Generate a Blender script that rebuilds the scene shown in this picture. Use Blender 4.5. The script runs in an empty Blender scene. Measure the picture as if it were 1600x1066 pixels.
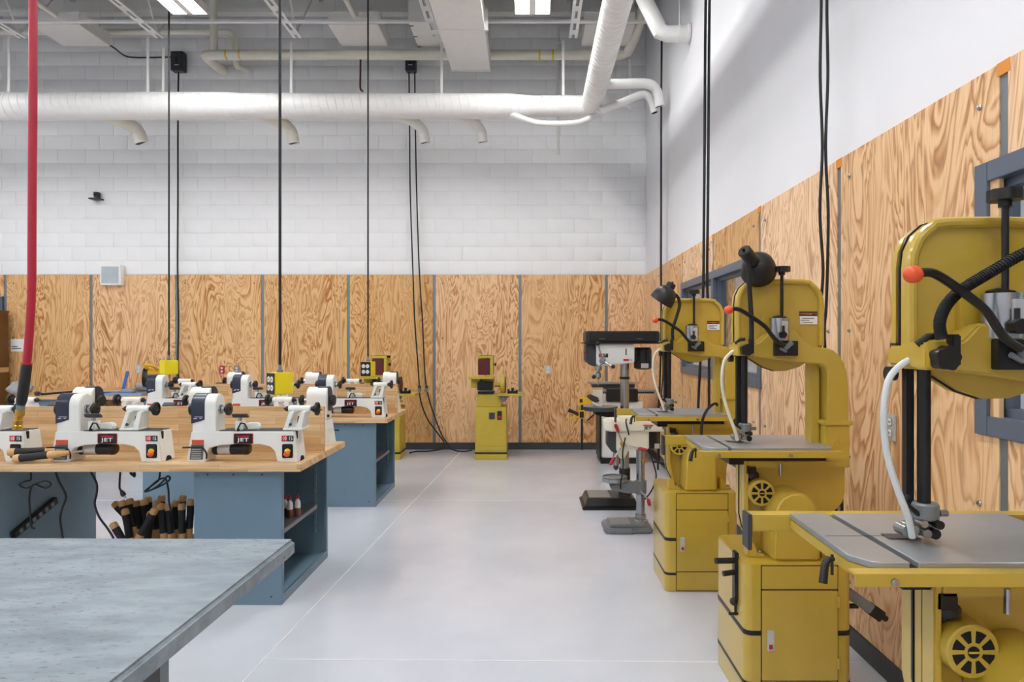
import bpy, bmesh, math, random
from mathutils import Vector, Matrix, Euler
random.seed(4)
PI = math.pi
F, VX, VY, CH = 1048.0, 832.0, 535.0, 1.56      # focal length (px), vanishing point, eye height
S = bpy.context.scene
C = S.collection
# ------------------------------------------------------------------ camera, world, exposure
cd = bpy.data.cameras.new('camera'); cam = bpy.data.objects.new('camera', cd); C.objects.link(cam)
cd.sensor_width = 36.0; cd.lens = F / 1600 * 36.0
cd.shift_x = -(VX - 800) / 1600; cd.shift_y = (VY - 533) / 1600
cd.clip_start = 0.02
cam.location = (0, 0, CH); cam.rotation_euler = (PI / 2, 0, 0)
S.camera = cam
w = bpy.data.worlds.new('world'); S.world = w; w.use_nodes = True
w.node_tree.nodes['Background'].inputs[0].default_value = (.8, .85, .9, 1)
w.node_tree.nodes['Background'].inputs[1].default_value = .3
S.view_settings.view_transform = 'Standard'; S.view_settings.look = 'None'
S.view_settings.gamma = 1; S.view_settings.use_curve_mapping = False
S.view_settings.exposure = 0.42
LAMP = 27.0                                       # strength of the fluorescent lenses
LAMP_COL = (1.0, .985, .97)

def W(px, py, Y):
    return Vector(((px - VX) * Y / F, Y, CH - (py - VY) * Y / F))
def XW(px, Y): return (px - VX) * Y / F
def ZW(py, Y): return CH - (py - VY) * Y / F

# ------------------------------------------------------------------ materials
def lin(h):
    h = h.lstrip('#'); o = []
    for i in (0, 2, 4):
        c = int(h[i:i + 2], 16) / 255
        o.append(c / 12.92 if c <= .04045 else ((c + .055) / 1.055) ** 2.4)
    return (*o, 1)
class N:
    def __init__(s, name):
        s.m = bpy.data.materials.new(name); s.m.use_nodes = True
        s.t = s.m.node_tree; s.b = s.t.nodes['Principled BSDF']
    def n(s, kind, **kw):
        x = s.t.nodes.new(kind)
        for k, v in kw.items():
            if k in x.inputs: x.inputs[k].default_value = v
            else: setattr(x, k, v)
        return x
    def l(s, a, b): s.t.links.new(a, b)
    def ramp(s, stops):
        r = s.n('ShaderNodeValToRGB'); e = r.color_ramp.elements
        while len(e) < len(stops): e.new(.5)
        for i, (p, c) in enumerate(stops): e[i].position = p; e[i].color = c
        return r
def mat(name, col, rough=.5, metal=0., var=.06, scale=9., coat=0., bump=0., bscale=60., trans=0., alpha=1.):
    k = N(name); c = lin(col)
    tc = k.n('ShaderNodeTexCoord')
    no = k.n('ShaderNodeTexNoise', Scale=scale, Detail=4.); k.l(tc.outputs['Object'], no.inputs['Vector'])
    r = k.ramp([(.3, tuple(x * (1 - var) for x in c[:3]) + (1,)), (.7, tuple(min(1, x * (1 + var)) for x in c[:3]) + (1,))])
    k.l(no.outputs[0], r.inputs[0]); k.l(r.outputs[0], k.b.inputs['Base Color'])
    k.b.inputs['Roughness'].default_value = rough; k.b.inputs['Metallic'].default_value = metal
    if coat: k.b.inputs['Coat Weight'].default_value = coat; k.b.inputs['Coat Roughness'].default_value = .12
    if trans: k.b.inputs['Transmission Weight'].default_value = trans
    if bump:
        n2 = k.n('ShaderNodeTexNoise', Scale=bscale, Detail=3.); k.l(tc.outputs['Object'], n2.inputs['Vector'])
        bp = k.n('ShaderNodeBump', Strength=bump, Distance=.01); k.l(n2.outputs[0], bp.inputs['Height'])
        k.l(bp.outputs[0], k.b.inputs['Normal'])
    return k.m
def emit(name, col, st):
    k = N(name); k.b.inputs['Base Color'].default_value = (.8, .8, .8, 1)
    k.b.inputs['Emission Color'].default_value = (*col, 1); k.b.inputs['Emission Strength'].default_value = st
    return k.m
def plywood(name, light, mid, dark):
    k = N(name); tc = k.n('ShaderNodeTexCoord'); oi = k.n('ShaderNodeObjectInfo')
    mul = k.n('ShaderNodeVectorMath', operation='SCALE'); mul.inputs[0].default_value = (37, 11, 53)
    k.l(oi.outputs['Random'], mul.inputs['Scale'])
    add = k.n('ShaderNodeVectorMath', operation='ADD'); k.l(tc.outputs['Object'], add.inputs[0]); k.l(mul.outputs[0], add.inputs[1])
    mp = k.n('ShaderNodeMapping'); mp.inputs['Scale'].default_value = (3.0, 1, .72); k.l(add.outputs[0], mp.inputs[0])
    n1 = k.n('ShaderNodeTexNoise', Scale=1.25, Detail=3.5, Roughness=.5, Distortion=1.0); k.l(mp.outputs[0], n1.inputs['Vector'])
    m1 = k.n('ShaderNodeMath', operation='MULTIPLY'); m1.inputs[1].default_value = 15.; k.l(n1.outputs[0], m1.inputs[0])
    fr = k.n('ShaderNodeMath', operation='FRACT'); k.l(m1.outputs[0], fr.inputs[0])
    mp2 = k.n('ShaderNodeMapping'); mp2.inputs['Scale'].default_value = (90, 1, 3); k.l(add.outputs[0], mp2.inputs[0])
    n2 = k.n('ShaderNodeTexNoise', Scale=1.5, Detail=4.); k.l(mp2.outputs[0], n2.inputs['Vector'])
    r = k.ramp([(0, lin(dark)), (.2, lin(mid)), (.5, lin(light)), (.78, lin(light)), (.92, lin(mid)), (1, lin(dark))])
    k.l(fr.outputs[0], r.inputs[0])
    n3 = k.n('ShaderNodeTexNoise', Scale=.9, Detail=2.); k.l(mp.outputs[0], n3.inputs['Vector'])
    r3 = k.ramp([(.38, (0, 0, 0, 1)), (.62, (1, 1, 1, 1))]); k.l(n3.outputs[0], r3.inputs[0])
    pale = k.n('ShaderNodeMix', data_type='RGBA'); pale.inputs[7].default_value = lin(light); k.l(r.outputs[0], pale.inputs[6])
    m3 = k.n('ShaderNodeMath', operation='MULTIPLY'); m3.inputs[1].default_value = .5; k.l(r3.outputs[0], m3.inputs[0]); k.l(m3.outputs[0], pale.inputs[0])
    r2 = k.ramp([(.3, (.80, .78, .74, 1)), (.65, (1, 1, 1, 1))]); k.l(n2.outputs[0], r2.inputs[0])
    mx = k.n('ShaderNodeMix', data_type='RGBA', blend_type='MULTIPLY'); mx.inputs[0].default_value = .6
    k.l(pale.outputs[2], mx.inputs[6]); k.l(r2.outputs[0], mx.inputs[7])
    hs = k.n('ShaderNodeHueSaturation'); k.l(mx.outputs[2], hs.inputs['Color'])
    mr = k.n('ShaderNodeMapRange'); mr.inputs[3].default_value = .94; mr.inputs[4].default_value = 1.16
    ms = k.n('ShaderNodeMapRange'); ms.inputs[3].default_value = 1.12; ms.inputs[4].default_value = .84; k.l(oi.outputs['Random'], ms.inputs[0]); k.l(ms.outputs[0], hs.inputs['Saturation'])
    k.l(oi.outputs['Random'], mr.inputs[0]); k.l(mr.outputs[0], hs.inputs['Value'])
    k.l(hs.outputs[0], k.b.inputs['Base Color']); k.b.inputs['Roughness'].default_value = .48
    return k.m
def butcher(name):
    k = N(name); tc = k.n('ShaderNodeTexCoord'); ge = k.n('ShaderNodeNewGeometry')
    sx = k.n('ShaderNodeSeparateXYZ'); k.l(tc.outputs['Object'], sx.inputs[0])
    ad = k.n('ShaderNodeMath', operation='ADD'); k.l(sx.outputs['Y'], ad.inputs[0]); k.l(sx.outputs['Z'], ad.inputs[1])
    cb = k.n('ShaderNodeCombineXYZ'); k.l(sx.outputs['X'], cb.inputs[0]); k.l(ad.outputs[0], cb.inputs[1])
    br = k.n('ShaderNodeTexBrick', Scale=1.); br.offset = .37; br.squash = 1
    br.inputs['Brick Width'].default_value = .46; br.inputs['Row Height'].default_value = .043
    br.inputs['Mortar Size'].default_value = .0008; br.inputs['Color1'].default_value = lin('#E4C79C')
    br.inputs['Color2'].default_value = lin('#CBA06C'); br.inputs['Mortar'].default_value = lin('#B5895A'); br.inputs['Bias'].default_value = -.1
    k.l(cb.outputs[0], br.inputs['Vector'])
    mp = k.n('ShaderNodeMapping'); mp.inputs['Scale'].default_value = (4, 60, 60); k.l(tc.outputs['Object'], mp.inputs[0])
    n2 = k.n('ShaderNodeTexNoise', Scale=1.2, Detail=4.); k.l(mp.outputs[0], n2.inputs['Vector'])
    r2 = k.ramp([(.3, (.82, .78, .72, 1)), (.65, (1, 1, 1, 1))]); k.l(n2.outputs[0], r2.inputs[0])
    mx = k.n('ShaderNodeMix', data_type='RGBA', blend_type='MULTIPLY'); mx.inputs[0].default_value = 1.
    k.l(br.outputs[0], mx.inputs[6]); k.l(r2.outputs[0], mx.inputs[7]); k.l(mx.outputs[2], k.b.inputs['Base Color'])
    k.b.inputs['Roughness'].default_value = .4
    return k.m
def floor_mat():
    k = N('floor_epoxy'); tc = k.n('ShaderNodeTexCoord')
    n1 = k.n('ShaderNodeTexNoise', Scale=.9, Detail=5., Roughness=.6); k.l(tc.outputs['Object'], n1.inputs['Vector'])
    r = k.ramp([(.3, lin('#BCC1CC')), (.7, lin('#CDD1DA'))]); k.l(n1.outputs[0], r.inputs[0]); k.l(r.outputs[0], k.b.inputs['Base Color'])
    n2 = k.n('ShaderNodeTexNoise', Scale=3., Detail=6.); k.l(tc.outputs['Object'], n2.inputs['Vector'])
    mr = k.n('ShaderNodeMapRange'); mr.inputs[3].default_value = .12; mr.inputs[4].default_value = .2; k.l(n2.outputs[0], mr.inputs[0])
    k.l(mr.outputs[0], k.b.inputs['Roughness'])
    n4 = k.n('ShaderNodeTexNoise', Scale=9., Detail=1.); k.l(tc.outputs['Object'], n4.inputs['Vector'])
    bp = k.n('ShaderNodeBump', Strength=.03, Distance=.004); k.l(n4.outputs[0], bp.inputs['Height']); k.l(bp.outputs[0], k.b.inputs['Normal'])
    return k.m
def scuffed(name, base, pale, dark):
    k = N(name); tc = k.n('ShaderNodeTexCoord')
    mp = k.n('ShaderNodeMapping'); mp.inputs['Scale'].default_value = (2, 5, 5); mp.inputs['Rotation'].default_value = (0, 0, -.25); k.l(tc.outputs['Object'], mp.inputs[0])
    n1 = k.n('ShaderNodeTexNoise', Scale=2.2, Detail=6., Roughness=.62); k.l(mp.outputs[0], n1.inputs['Vector'])
    r = k.ramp([(.34, lin(base)), (.66, lin(pale))]); k.l(n1.outputs[0], r.inputs[0])
    n2 = k.n('ShaderNodeTexNoise', Scale=14., Detail=6., Roughness=.75); k.l(mp.outputs[0], n2.inputs['Vector'])
    r2 = k.ramp([(.575, (0, 0, 0, 1)), (.62, (.85, .85, .85, 1))]); k.l(n2.outputs[0], r2.inputs[0])
    n3 = k.n('ShaderNodeTexNoise', Scale=1.1, Detail=2.); k.l(tc.outputs['Object'], n3.inputs['Vector'])
    r3 = k.ramp([(.34, (0, 0, 0, 1)), (.52, (1, 1, 1, 1))]); k.l(n3.outputs[0], r3.inputs[0])
    mu = k.n('ShaderNodeMath', operation='MULTIPLY'); k.l(r2.outputs[0], mu.inputs[0]); k.l(r3.outputs[0], mu.inputs[1])
    mx = k.n('ShaderNodeMix', data_type='RGBA'); k.l(mu.outputs[0], mx.inputs[0]); k.l(r.outputs[0], mx.inputs[6]); mx.inputs[7].default_value = lin(dark)
    k.l(mx.outputs[2], k.b.inputs['Base Color']); k.b.inputs['Roughness'].default_value = .42
    return k.m
def glass(name, col=(.9, .95, .95, 1), rough=.0):
    k = N(name)
    k.b.inputs['Base Color'].default_value = col; k.b.inputs['Roughness'].default_value = rough
    k.b.inputs['Transmission Weight'].default_value = 1; k.b.inputs['IOR'].default_value = 1.45
    return k.m

M = dict(
    wall=mat('white_block_paint', '#ECEDEE', .6, var=.02, scale=3, bump=.08, bscale=120),
    wallr=mat('white_wall_paint', '#E2E3E7', .6, var=.015, scale=2),
    mortar=mat('painted_mortar', '#DEDFDF', .7),
    deck=mat('roof_deck_paint', '#66686B', .6),
    steelwhite=mat('white_steel_paint', '#E2E2DE', .5, var=.03),
    duct=mat('white_duct_paint', '#ECECEA', .42, var=.02),
    pipe=mat('cream_pipe_paint', '#E6E4D6', .45, var=.03),
    boxpaint=mat('white_sheet_metal', '#E6E4E0', .5, var=.02),
    ply=plywood('fir_plywood', '#E6BE8D', '#CB945C', '#9F6430'),
    strip=mat('galvanised_strip', '#7E868C', .45, .5),
    basebd=mat('dark_vinyl_base', '#3B3E44', .5),
    joint=mat('floor_joint_filler', '#DADBDD', .5),
    floor=floor_mat(),
    winframe=mat('blue_grey_frame_paint', '#5C6675', .4, var=.03),
    glass=glass('window_glass'),
    yellow=mat('gold_machine_paint', '#C0A33C', .3, var=.03, coat=.5),
    sander=mat('pale_gold_machine_paint', '#BFA83A', .38, var=.04),
    black=mat('black_plastic', '#141517', .42, var=.1),
    blackm=mat('black_metal', '#17181A', .32, .2, var=.1),
    rubber=mat('black_rubber', '#111113', .6, var=.1),
    navy=mat('navy_cover', '#232A3E', .32, var=.05, coat=.2),
    white=mat('white_machine_paint', '#E6E8E4', .38, var=.03),
    cream=mat('cream_machine_paint', '#E3E0CC', .4, var=.03),
    steel=mat('bright_steel', '#A9ACAF', .26, .95, var=.08, scale=20),
    iron=mat('ground_cast_iron', '#A3A6A9', .36, .5, var=.1, scale=5),
    grey=mat('grey_casting', '#7E8387', .45, .3),
    darkgrey=mat('dark_grey_metal', '#3C4046', .45, .2),
    blue=mat('blue_cabinet_paint', '#6D8799', .38, var=.04, scale=4),
    bluedark=mat('blue_cabinet_inside', '#5A6F7D', .5, var=.06),
    butcher=butcher('butcher_block_maple'),
    tabletop=scuffed('scuffed_blue_grey_paint', '#6F7C86', '#909DA6', '#353D42'),
    tableedge=mat('blue_grey_table_paint', '#78858E', .45),
    red=mat('red_paint', '#B01E2C', .4), orange=mat('orange_plastic', '#E8562A', .4),
    hosered=mat('crimson_hose', '#A81733', .38, var=.05),
    brass=mat('brass', '#C79A3E', .28, .95), 
    outlet=mat('yellow_outlet_box', '#EBD81E', .4, var=.03),
    label=mat('silver_label', '#C9CACB', .35, .3), paper=mat('white_paper', '#F0EFEE', .6, var=.01),
    lblred=mat('label_red', '#C22333', .5), lblorange=mat('label_orange', '#C9502A', .5), lblgrey=mat('warning_label_grey', '#5B625F', .5, var=.35, scale=120),
    wood=mat('turned_beech', '#D3A873', .45, var=.12, scale=25), grip=mat('black_foam_grip', '#222226', .7, var=.12, scale=60),
    darkwood=mat('brown_cabinet_wood', '#6A4A22', .5, var=.1, scale=6),
    bluetool=mat('blue_anodised', '#2F63A8', .35, .2), maroon=mat('maroon_abrasive', '#5A2028', .8, var=.08, scale=80),
    tubew=mat('cream_tube', '#DDD9C4', .4), tubec=mat('pale_hose', '#D5DCDD', .3, coat=.3),
    plastic=mat('plastic_bag', '#C9CDD2', .25, trans=.4), yband=mat('yellow_band', '#E0C02A', .5),
    amber=mat('amber_glue', '#7A4A36', .35), dred=mat('dark_red_conduit', '#4A2220', .5), motorbrown=mat('motor_end_brown', '#3A2A22', .35, .3),
    lens=emit('fluorescent_lens', LAMP_COL, LAMP), speaker=mat('grey_speaker_grille', '#AEB9BF', .6), blueplate=mat('pale_blue_metal', '#8FA2BC', .4, .3),
    dark=mat('dark_opening', '#0E0E0F', .9), tape=mat('orange_tape', '#D98A2B', .6), yellowpl=mat('yellow_plastic', '#E0B020', .4),
)

# ------------------------------------------------------------------ mesh builder
class B:
    def __init__(s, o=(0, 0, 0)):
        s.bm = bmesh.new(); s.o = Vector(o)
    def _bev(s, faces, bev, seg=2):
        if not bev: return
        ed = list({e for f in faces for e in f.edges})
        ed = [e for e in ed if len(e.link_faces) == 2 and e.calc_face_angle(0) > .5]
        bmesh.ops.bevel(s.bm, geom=ed, offset=bev, segments=seg, affect='EDGES', clamp_overlap=True)
    def poly(s, bot, top, bev=0, seg=2):
        a = [s.bm.verts.new(Vector(p) - s.o) for p in bot]; b = [s.bm.verts.new(Vector(p) - s.o) for p in top]
        n = len(a); fs = [s.bm.faces.new(a[::-1]), s.bm.faces.new(b)]
        for i in range(n): fs.append(s.bm.faces.new((a[i], a[(i + 1) % n], b[(i + 1) % n], b[i])))
        bmesh.ops.recalc_face_normals(s.bm, faces=fs)
        s._bev(fs, bev, seg); return s
    def box(s, x0, x1, y0, y1, z0, z1, bev=0, seg=2):
        return s.poly([(x0, y0, z0), (x1, y0, z0), (x1, y1, z0), (x0, y1, z0)], [(x0, y0, z1), (x1, y0, z1), (x1, y1, z1), (x0, y1, z1)], bev, seg)
    def obox(s, c, size, rot=(0, 0, 0), bev=0):
        R = Euler(rot).to_matrix(); c = Vector(c); h = [x / 2 for x in size]
        q = lambda a, b, d: c + R @ Vector((a * h[0], b * h[1], d * h[2]))
        return s.poly([q(-1, -1, -1), q(1, -1, -1), q(1, 1, -1), q(-1, 1, -1)], [q(-1, -1, 1), q(1, -1, 1), q(1, 1, 1), q(-1, 1, 1)], bev)
    def prism(s, pts, a, b, axis='y', bev=0, seg=2):
        f = {'y': lambda u, v, t: (u, t, v), 'x': lambda u, v, t: (t, u, v), 'z': lambda u, v, t: (u, v, t)}[axis]
        return s.poly([f(u, v, a) for u, v in pts], [f(u, v, b) for u, v in pts], bev, seg)
    def tube(s, pts, r, n=10, sm=0, caps=True):
        P = [Vector(p) for p in pts]; R = list(r) if isinstance(r, (list, tuple)) else [r] * len(P)
        if sm and len(P) > 2:
            Q, RR = [], []
            for i in range(len(P) - 1):
                p0, p1, p2, p3 = P[max(i - 1, 0)], P[i], P[i + 1], P[min(i + 2, len(P) - 1)]
                for k in range(sm):
                    t = k / sm
                    Q.append(.5 * ((2 * p1) + (p2 - p0) * t + (2 * p0 - 5 * p1 + 4 * p2 - p3) * t * t + (3 * p1 - p0 - 3 * p2 + p3) * t ** 3))
                    RR.append(R[i] * (1 - t) + R[i + 1] * t)
            P, R = Q + [P[-1]], RR + [R[-1]]
        T = []
        for i in range(len(P)):
            a = P[max(i - 1, 0)]; b = P[min(i + 1, len(P) - 1)]
            d = b - a
            if d.length < 1e-9: d = Vector((0, 0, 1))
            T.append(d.normalized())
        u = T[0].orthogonal().normalized(); rings = []
        for i, p in enumerate(P):
            if i:
                u = (u - T[i] * u.dot(T[i]))
                u = u.normalized() if u.length > 1e-6 else T[i].orthogonal().normalized()
            v = T[i].cross(u)
            k = 1.
            if 0 < i < len(P) - 1:
                d1 = (P[i] - P[i - 1]); d2 = (P[i + 1] - P[i])
                if d1.length > 1e-9 and d2.length > 1e-9:
                    k = 1 / max(.6, math.cos(d1.angle(d2) / 2))
            rr = R[i]
            rings.append([s.bm.verts.new(p - s.o + (u * math.cos(2 * PI * j / n) + v * math.sin(2 * PI * j / n)) * rr) for j in range(n)])
        for a, b in zip(rings, rings[1:]):
            for j in range(n): s.bm.faces.new((a[j], a[(j + 1) % n], b[(j + 1) % n], b[j]))
        if caps: s.bm.faces.new(rings[0][::-1]); s.bm.faces.new(rings[-1])
        return s
    def cyl(s, p0, p1, r, n=18, r2=None): return s.tube([p0, p1], [r, r if r2 is None else r2], n)
    def rev(s, p, d, prof, n=20):      # prof: (radius, distance along d)
        p = Vector(p); d = Vector(d).normalized(); u = d.orthogonal().normalized(); v = d.cross(u); rings = []
        for r, t in prof:
            rings.append([s.bm.verts.new(p - s.o + d * t + (u * math.cos(2 * PI * j / n) + v * math.sin(2 * PI * j / n)) * max(r, 1e-5)) for j in range(n)])
        for a, b in zip(rings, rings[1:]):
            for j in range(n): s.bm.faces.new((a[j], a[(j + 1) % n], b[(j + 1) % n], b[j]))
        s.bm.faces.new(rings[0][::-1]); s.bm.faces.new(rings[-1]); return s
    def star(s, c, axis, r, t, lobes=6, n=48, depth=.16):
        c = Vector(c); d = Vector(axis).normalized(); u = d.orthogonal().normalized(); v = d.cross(u)
        rr = lambda a: r * (1 - depth * (.5 + .5 * math.cos(lobes * a)))
        P = [c + (u * math.cos(2 * PI * j / n) + v * math.sin(2 * PI * j / n)) * rr(2 * PI * j / n) for j in range(n)]
        return s.poly([p - d * t / 2 for p in P], [p + d * t / 2 for p in P])
    def ball(s, c, r, sc=(1, 1, 1), n=16):
        m = Matrix.Translation(Vector(c) - s.o) @ Matrix.Diagonal((r * sc[0], r * sc[1], r * sc[2], 1))
        bmesh.ops.create_uvsphere(s.bm, u_segments=n, v_segments=max(6, n // 2), radius=1, matrix=m); return s
    def build(s, name, m, parent=None, ang=35, **props):
        me = bpy.data.meshes.new(name)
        bmesh.ops.recalc_face_normals(s.bm, faces=s.bm.faces[:])
        s.bm.to_mesh(me); s.bm.free()
        for p in me.polygons: p.use_smooth = True
        me.set_sharp_from_angle(angle=math.radians(ang))
        me.materials.append(M[m] if isinstance(m, str) else m)
        o = bpy.data.objects.new(name, me); C.objects.link(o)
        if parent is not None: o.parent = parent
        else: o.location = s.o
        for k, v in props.items(): o[k] = v
        return o
def thing(name, label, cat, loc=(0, 0, 0), rz=0, group=None):
    o = bpy.data.objects.new(name, None); C.objects.link(o); o.empty_display_size = .1
    o.location = loc; o.rotation_euler = (0, 0, rz); o['label'] = label; o['category'] = cat
    if group: o['group'] = group
    return o
def tag(o, label, cat, group=None):
    o['label'] = label; o['category'] = cat
    if group: o['group'] = group
    return o
TXT = {}
def kids(o):
    return [c for c in C.objects if c.parent == o]
def dup(o, parent=None, loc=None, rz=None, label=None, table=None):
    if table is None:
        table = {}
        for c in C.objects:
            if c.parent: table.setdefault(c.parent, []).append(c)
    c = o.copy(); C.objects.link(c); c.parent = parent
    if loc is not None: c.location = loc
    if rz is not None: c.rotation_euler.z = rz
    if label: c['label'] = label
    for k in table.get(o, []): dup(k, c, table=table)
    return c
def text(name, body, size, loc, m, parent, rot=(PI / 2, 0, 0), align='CENTER', ex=.0006, sx=1., off=.012, sp=1.):
    cu = bpy.data.curves.new(name, 'FONT'); cu.body = body; cu.size = size; cu.align_x = align; cu.align_y = 'CENTER'; cu.extrude = ex
    cu.resolution_u = 3; cu.offset = size * off; cu.space_character = sp
    key = (body, size, align, ex, m)
    if key not in TXT:
        tmp = bpy.data.objects.new('tmp', cu); me = bpy.data.meshes.new_from_object(tmp); me.materials.clear(); me.materials.append(M[m])
        bpy.data.objects.remove(tmp); TXT[key] = me
    bpy.data.curves.remove(cu)
    o = bpy.data.objects.new(name, TXT[key]); C.objects.link(o)
    o.location = loc; o.rotation_euler = rot; o.scale = (sx, 1, 1); o.parent = parent
    return o
def struct(o): o['kind'] = 'structure'; return o
def arc(cx, cy, r, a0, a1, n=8):
    return [(cx + r * math.cos(math.radians(a0 + (a1 - a0) * i / n)), cy + r * math.sin(math.radians(a0 + (a1 - a0) * i / n))) for i in range(n + 1)]

# ------------------------------------------------------------------ room shell
YB, XR, XL, YF, ZT = 9.76, 1.64, -9.6, -4.2, 6.46     # face of back panels, face of right panels, ...
fl = struct(B().box(XL - .3, XR + 4, YF - .3, YB + .3, -.12, 0).build('floor', 'floor'))
def joint(p, q, wd=.007):
    p, q = Vector(p), Vector(q); d = (q - p); L = d.length; ang = math.atan2(d.y, d.x)
    B().obox((*((p + q) / 2).xy, .0006), (L, wd, .0016), (0, 0, ang)).build('floor_joint', 'joint', fl)
joint((-1.02, 9.6, 0), (-1.42, 1.2, 0)); joint((-1.30, 3.30, 0), (1.6, 3.26, 0)); joint((-1.18, 6.62, 0), (1.6, 6.6, 0))
joint((-7.5, 6.63, 0), (-1.18, 6.62, 0))
wb = struct(B().box(XL - .2, XR + .02, YB + .032, YB + .3, 0, ZT).build('wall_back', 'mortar'))
# concrete blocks (painted): 300 as parts, the rest joined
bw, bh = .4075, .2035
def block_shape(b, x0, x1, z0, z1):
    e, f, y0, y1 = .0016, .004, YB + .026, YB + .034
    o = [(x0 + e, z0 + e), (x1 - e, z0 + e), (x1 - e, z1 - e), (x0 + e, z1 - e)]
    i = [(x0 + e + f, z0 + e + f), (x1 - e - f, z0 + e + f), (x1 - e - f, z1 - e - f), (x0 + e + f, z1 - e - f)]
    O = [b.bm.verts.new(Vector((x, y1, z)) - b.o) for x, z in o]; Q = [b.bm.verts.new(Vector((x, y0 + .002, z)) - b.o) for x, z in o]; I = [b.bm.verts.new(Vector((x, y0, z)) - b.o) for x, z in i]
    b.bm.faces.new(I)
    for A, Z in ((O, Q), (Q, I)):
        for k in range(4): b.bm.faces.new((A[k], A[(k + 1) % 4], Z[(k + 1) % 4], Z[k]))
full = None; nb = 0; rest = B(); cnt = 0
for r in range(19):
    z0 = 2.545 + r * bh; x = -8.15 + (bw / 2 if r % 2 else 0); z1 = min(z0 + bh, ZT)
    while x < XR + .015:
        x1 = min(x + bw, XR + .018)
        if nb < 300 and z1 - z0 > .2 and 1.0 < r + 1 < 15 and x1 - x > .4 and x > -7.95:
            if full is None:
                b = B((x, 0, z0)); block_shape(b, x, x1, z0, z1); full = b.build('block', 'wall', wb); full.location = (x, 0, z0)
            else:
                o = full.copy(); C.objects.link(o); o.parent = wb; o.location = (x, 0, z0)
            nb += 1
        else: block_shape(rest, x, x1, z0, z1)
        x += bw
rest.build('block', 'wall', wb, kind='stuff')
# plywood panels + strips on the back wall
def panel(x0, x1, z0, z1, parent, right=False):
    """local x across, z up, face at local y=0 looking -y"""
    cx = (x0 + x1) / 2; b = B()
    b.box(x0 - cx, x1 - cx, 0, .018, 0, z1 - z0, .0015, 1)
    o = b.build('plywood_panel', 'ply', parent)
    if right: o.location = (XR, cx, z0); o.rotation_euler.z = -PI / 2; 
    else: o.location = (cx, YB, z0)
    return o
ZP0, ZP1 = .10, 2.54
strips = [(812.5 - 134.1 * k - VX) / 107.4 for k in range(7)] + [(947.5 - VX) / 107.4]
strips.sort()
edges = strips + [XR]
sw = .022
for i, xs in enumerate(strips):
    B().box(xs - sw, xs + sw, YB + .010, YB + .034, ZP0, ZP1 + .002).build('metal_strip', 'strip', wb)
    panel(xs + sw, (edges[i + 1] - sw) if i < len(strips) - 1 else XR, ZP0, ZP1, wb)
# sliver of panel beyond the last strip, over the door
panel(-8.9, strips[0] - sw, 2.23, ZP1, wb)
def screws(pts, axis, parent):
    b = B()
    for p in pts:
        b.rev(p, axis, [(.011, 0), (.011, .003), (.007, .006), (.007, .010), (.003, .011)], 8)
    b.build('screw', 'steel', parent, kind='stuff')
pts = []
for i, xs in enumerate(strips):
    a = xs + sw + .10; c = (edges[i + 1] - sw if i < 7 else XR) - .10
    for x in (a, c):
        for z in (.32, .97, 1.62, 2.42): pts.append((x, YB, z))
screws(pts, (0, -1, 0), wb)
struct(B().box(XL, XR, YB - .012, YB + .03, 0, .098, .003).build('baseboard_back', 'basebd'))
# right wall with two window openings
Z0w, Z1w = 1.225, 2.207
wins = [(4.80, 7.38), (-.10, 2.473)]
b = B(); xa, xb = XR + .020, XR + .2
b.box(xa, xb, YF - .2, YB + .3, 0, Z0w + .03); b.box(xa, xb, YF - .2, YB + .3, Z1w - .03, ZT)
b.box(xa, xb, 7.35, YB + .3, Z0w + .03, Z1w - .03); b.box(xa, xb, 2.44, 4.83, Z0w + .03, Z1w - .03); b.box(xa, xb, YF - .2, -.07, Z0w + .03, Z1w - .03)
wr = struct(b.build('wall_right', 'wallr'))
ys = [9.76, 8.59, 7.343, 6.093, 4.842, 3.589, 2.336, 1.09, -.16, -1.41]
pts = []
for i in range(len(ys) - 1):
    y1, y0 = ys[i], ys[i + 1]
    hi = y1 - (sw if i else 0); lo = y0 + sw
    win = None
    for wa, wz in wins:
        if lo < wz - .2 and hi > wa + .2: win = (wa, wz)
    if win is None and not (i == 5):
        panel(lo, hi, ZP0, ZP1, wr, True)
    elif i == 5:
        panel(lo, hi, ZP0, ZP1, wr, True)
    else:
        panel(lo, hi, ZP0, Z0w - .002, wr, True); panel(lo, hi, Z1w + .002, ZP1, wr, True)
    for (za, zz) in ((ZP0, ZP1),) if not any(wa < y0 < wz for wa, wz in wins) else ((ZP0, Z0w), (Z1w, ZP1)):
        B().box(XR + .006, XR + .026, y0 - sw, y0 + sw, za, zz).build('metal_strip', 'strip', wr)
    if i < 8:
        B().box(XR - .0015, XR + .012, y0 - sw - .012, y0 + sw + .01, ZP1 - .045, ZP1 + .001).build('orange_tape', 'tape', wr)
    for y in (lo + .1, hi - .1):
        for z in (.32, .97, 1.62, 2.42):
            if not any(wa - .05 < y < wz + .05 and Z0w - .1 < z < Z1w + .1 for wa, wz in wins): pts.append((XR, y, z))
screws(pts, (-1, 0, 0), wr)
struct(B().box(XR - .012, XR + .02, YF, YB - .012, 0, .098, .003).build('baseboard_right', 'basebd'))
struct(B().box(XL - .2, XL, YF - .2, YB + .3, 0, ZT).build('wall_left', 'wallr'))
struct(B().box(XL, XR + .02, YF - .2, YF, 0, ZT).build('wall_front', 'wallr'))
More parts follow.
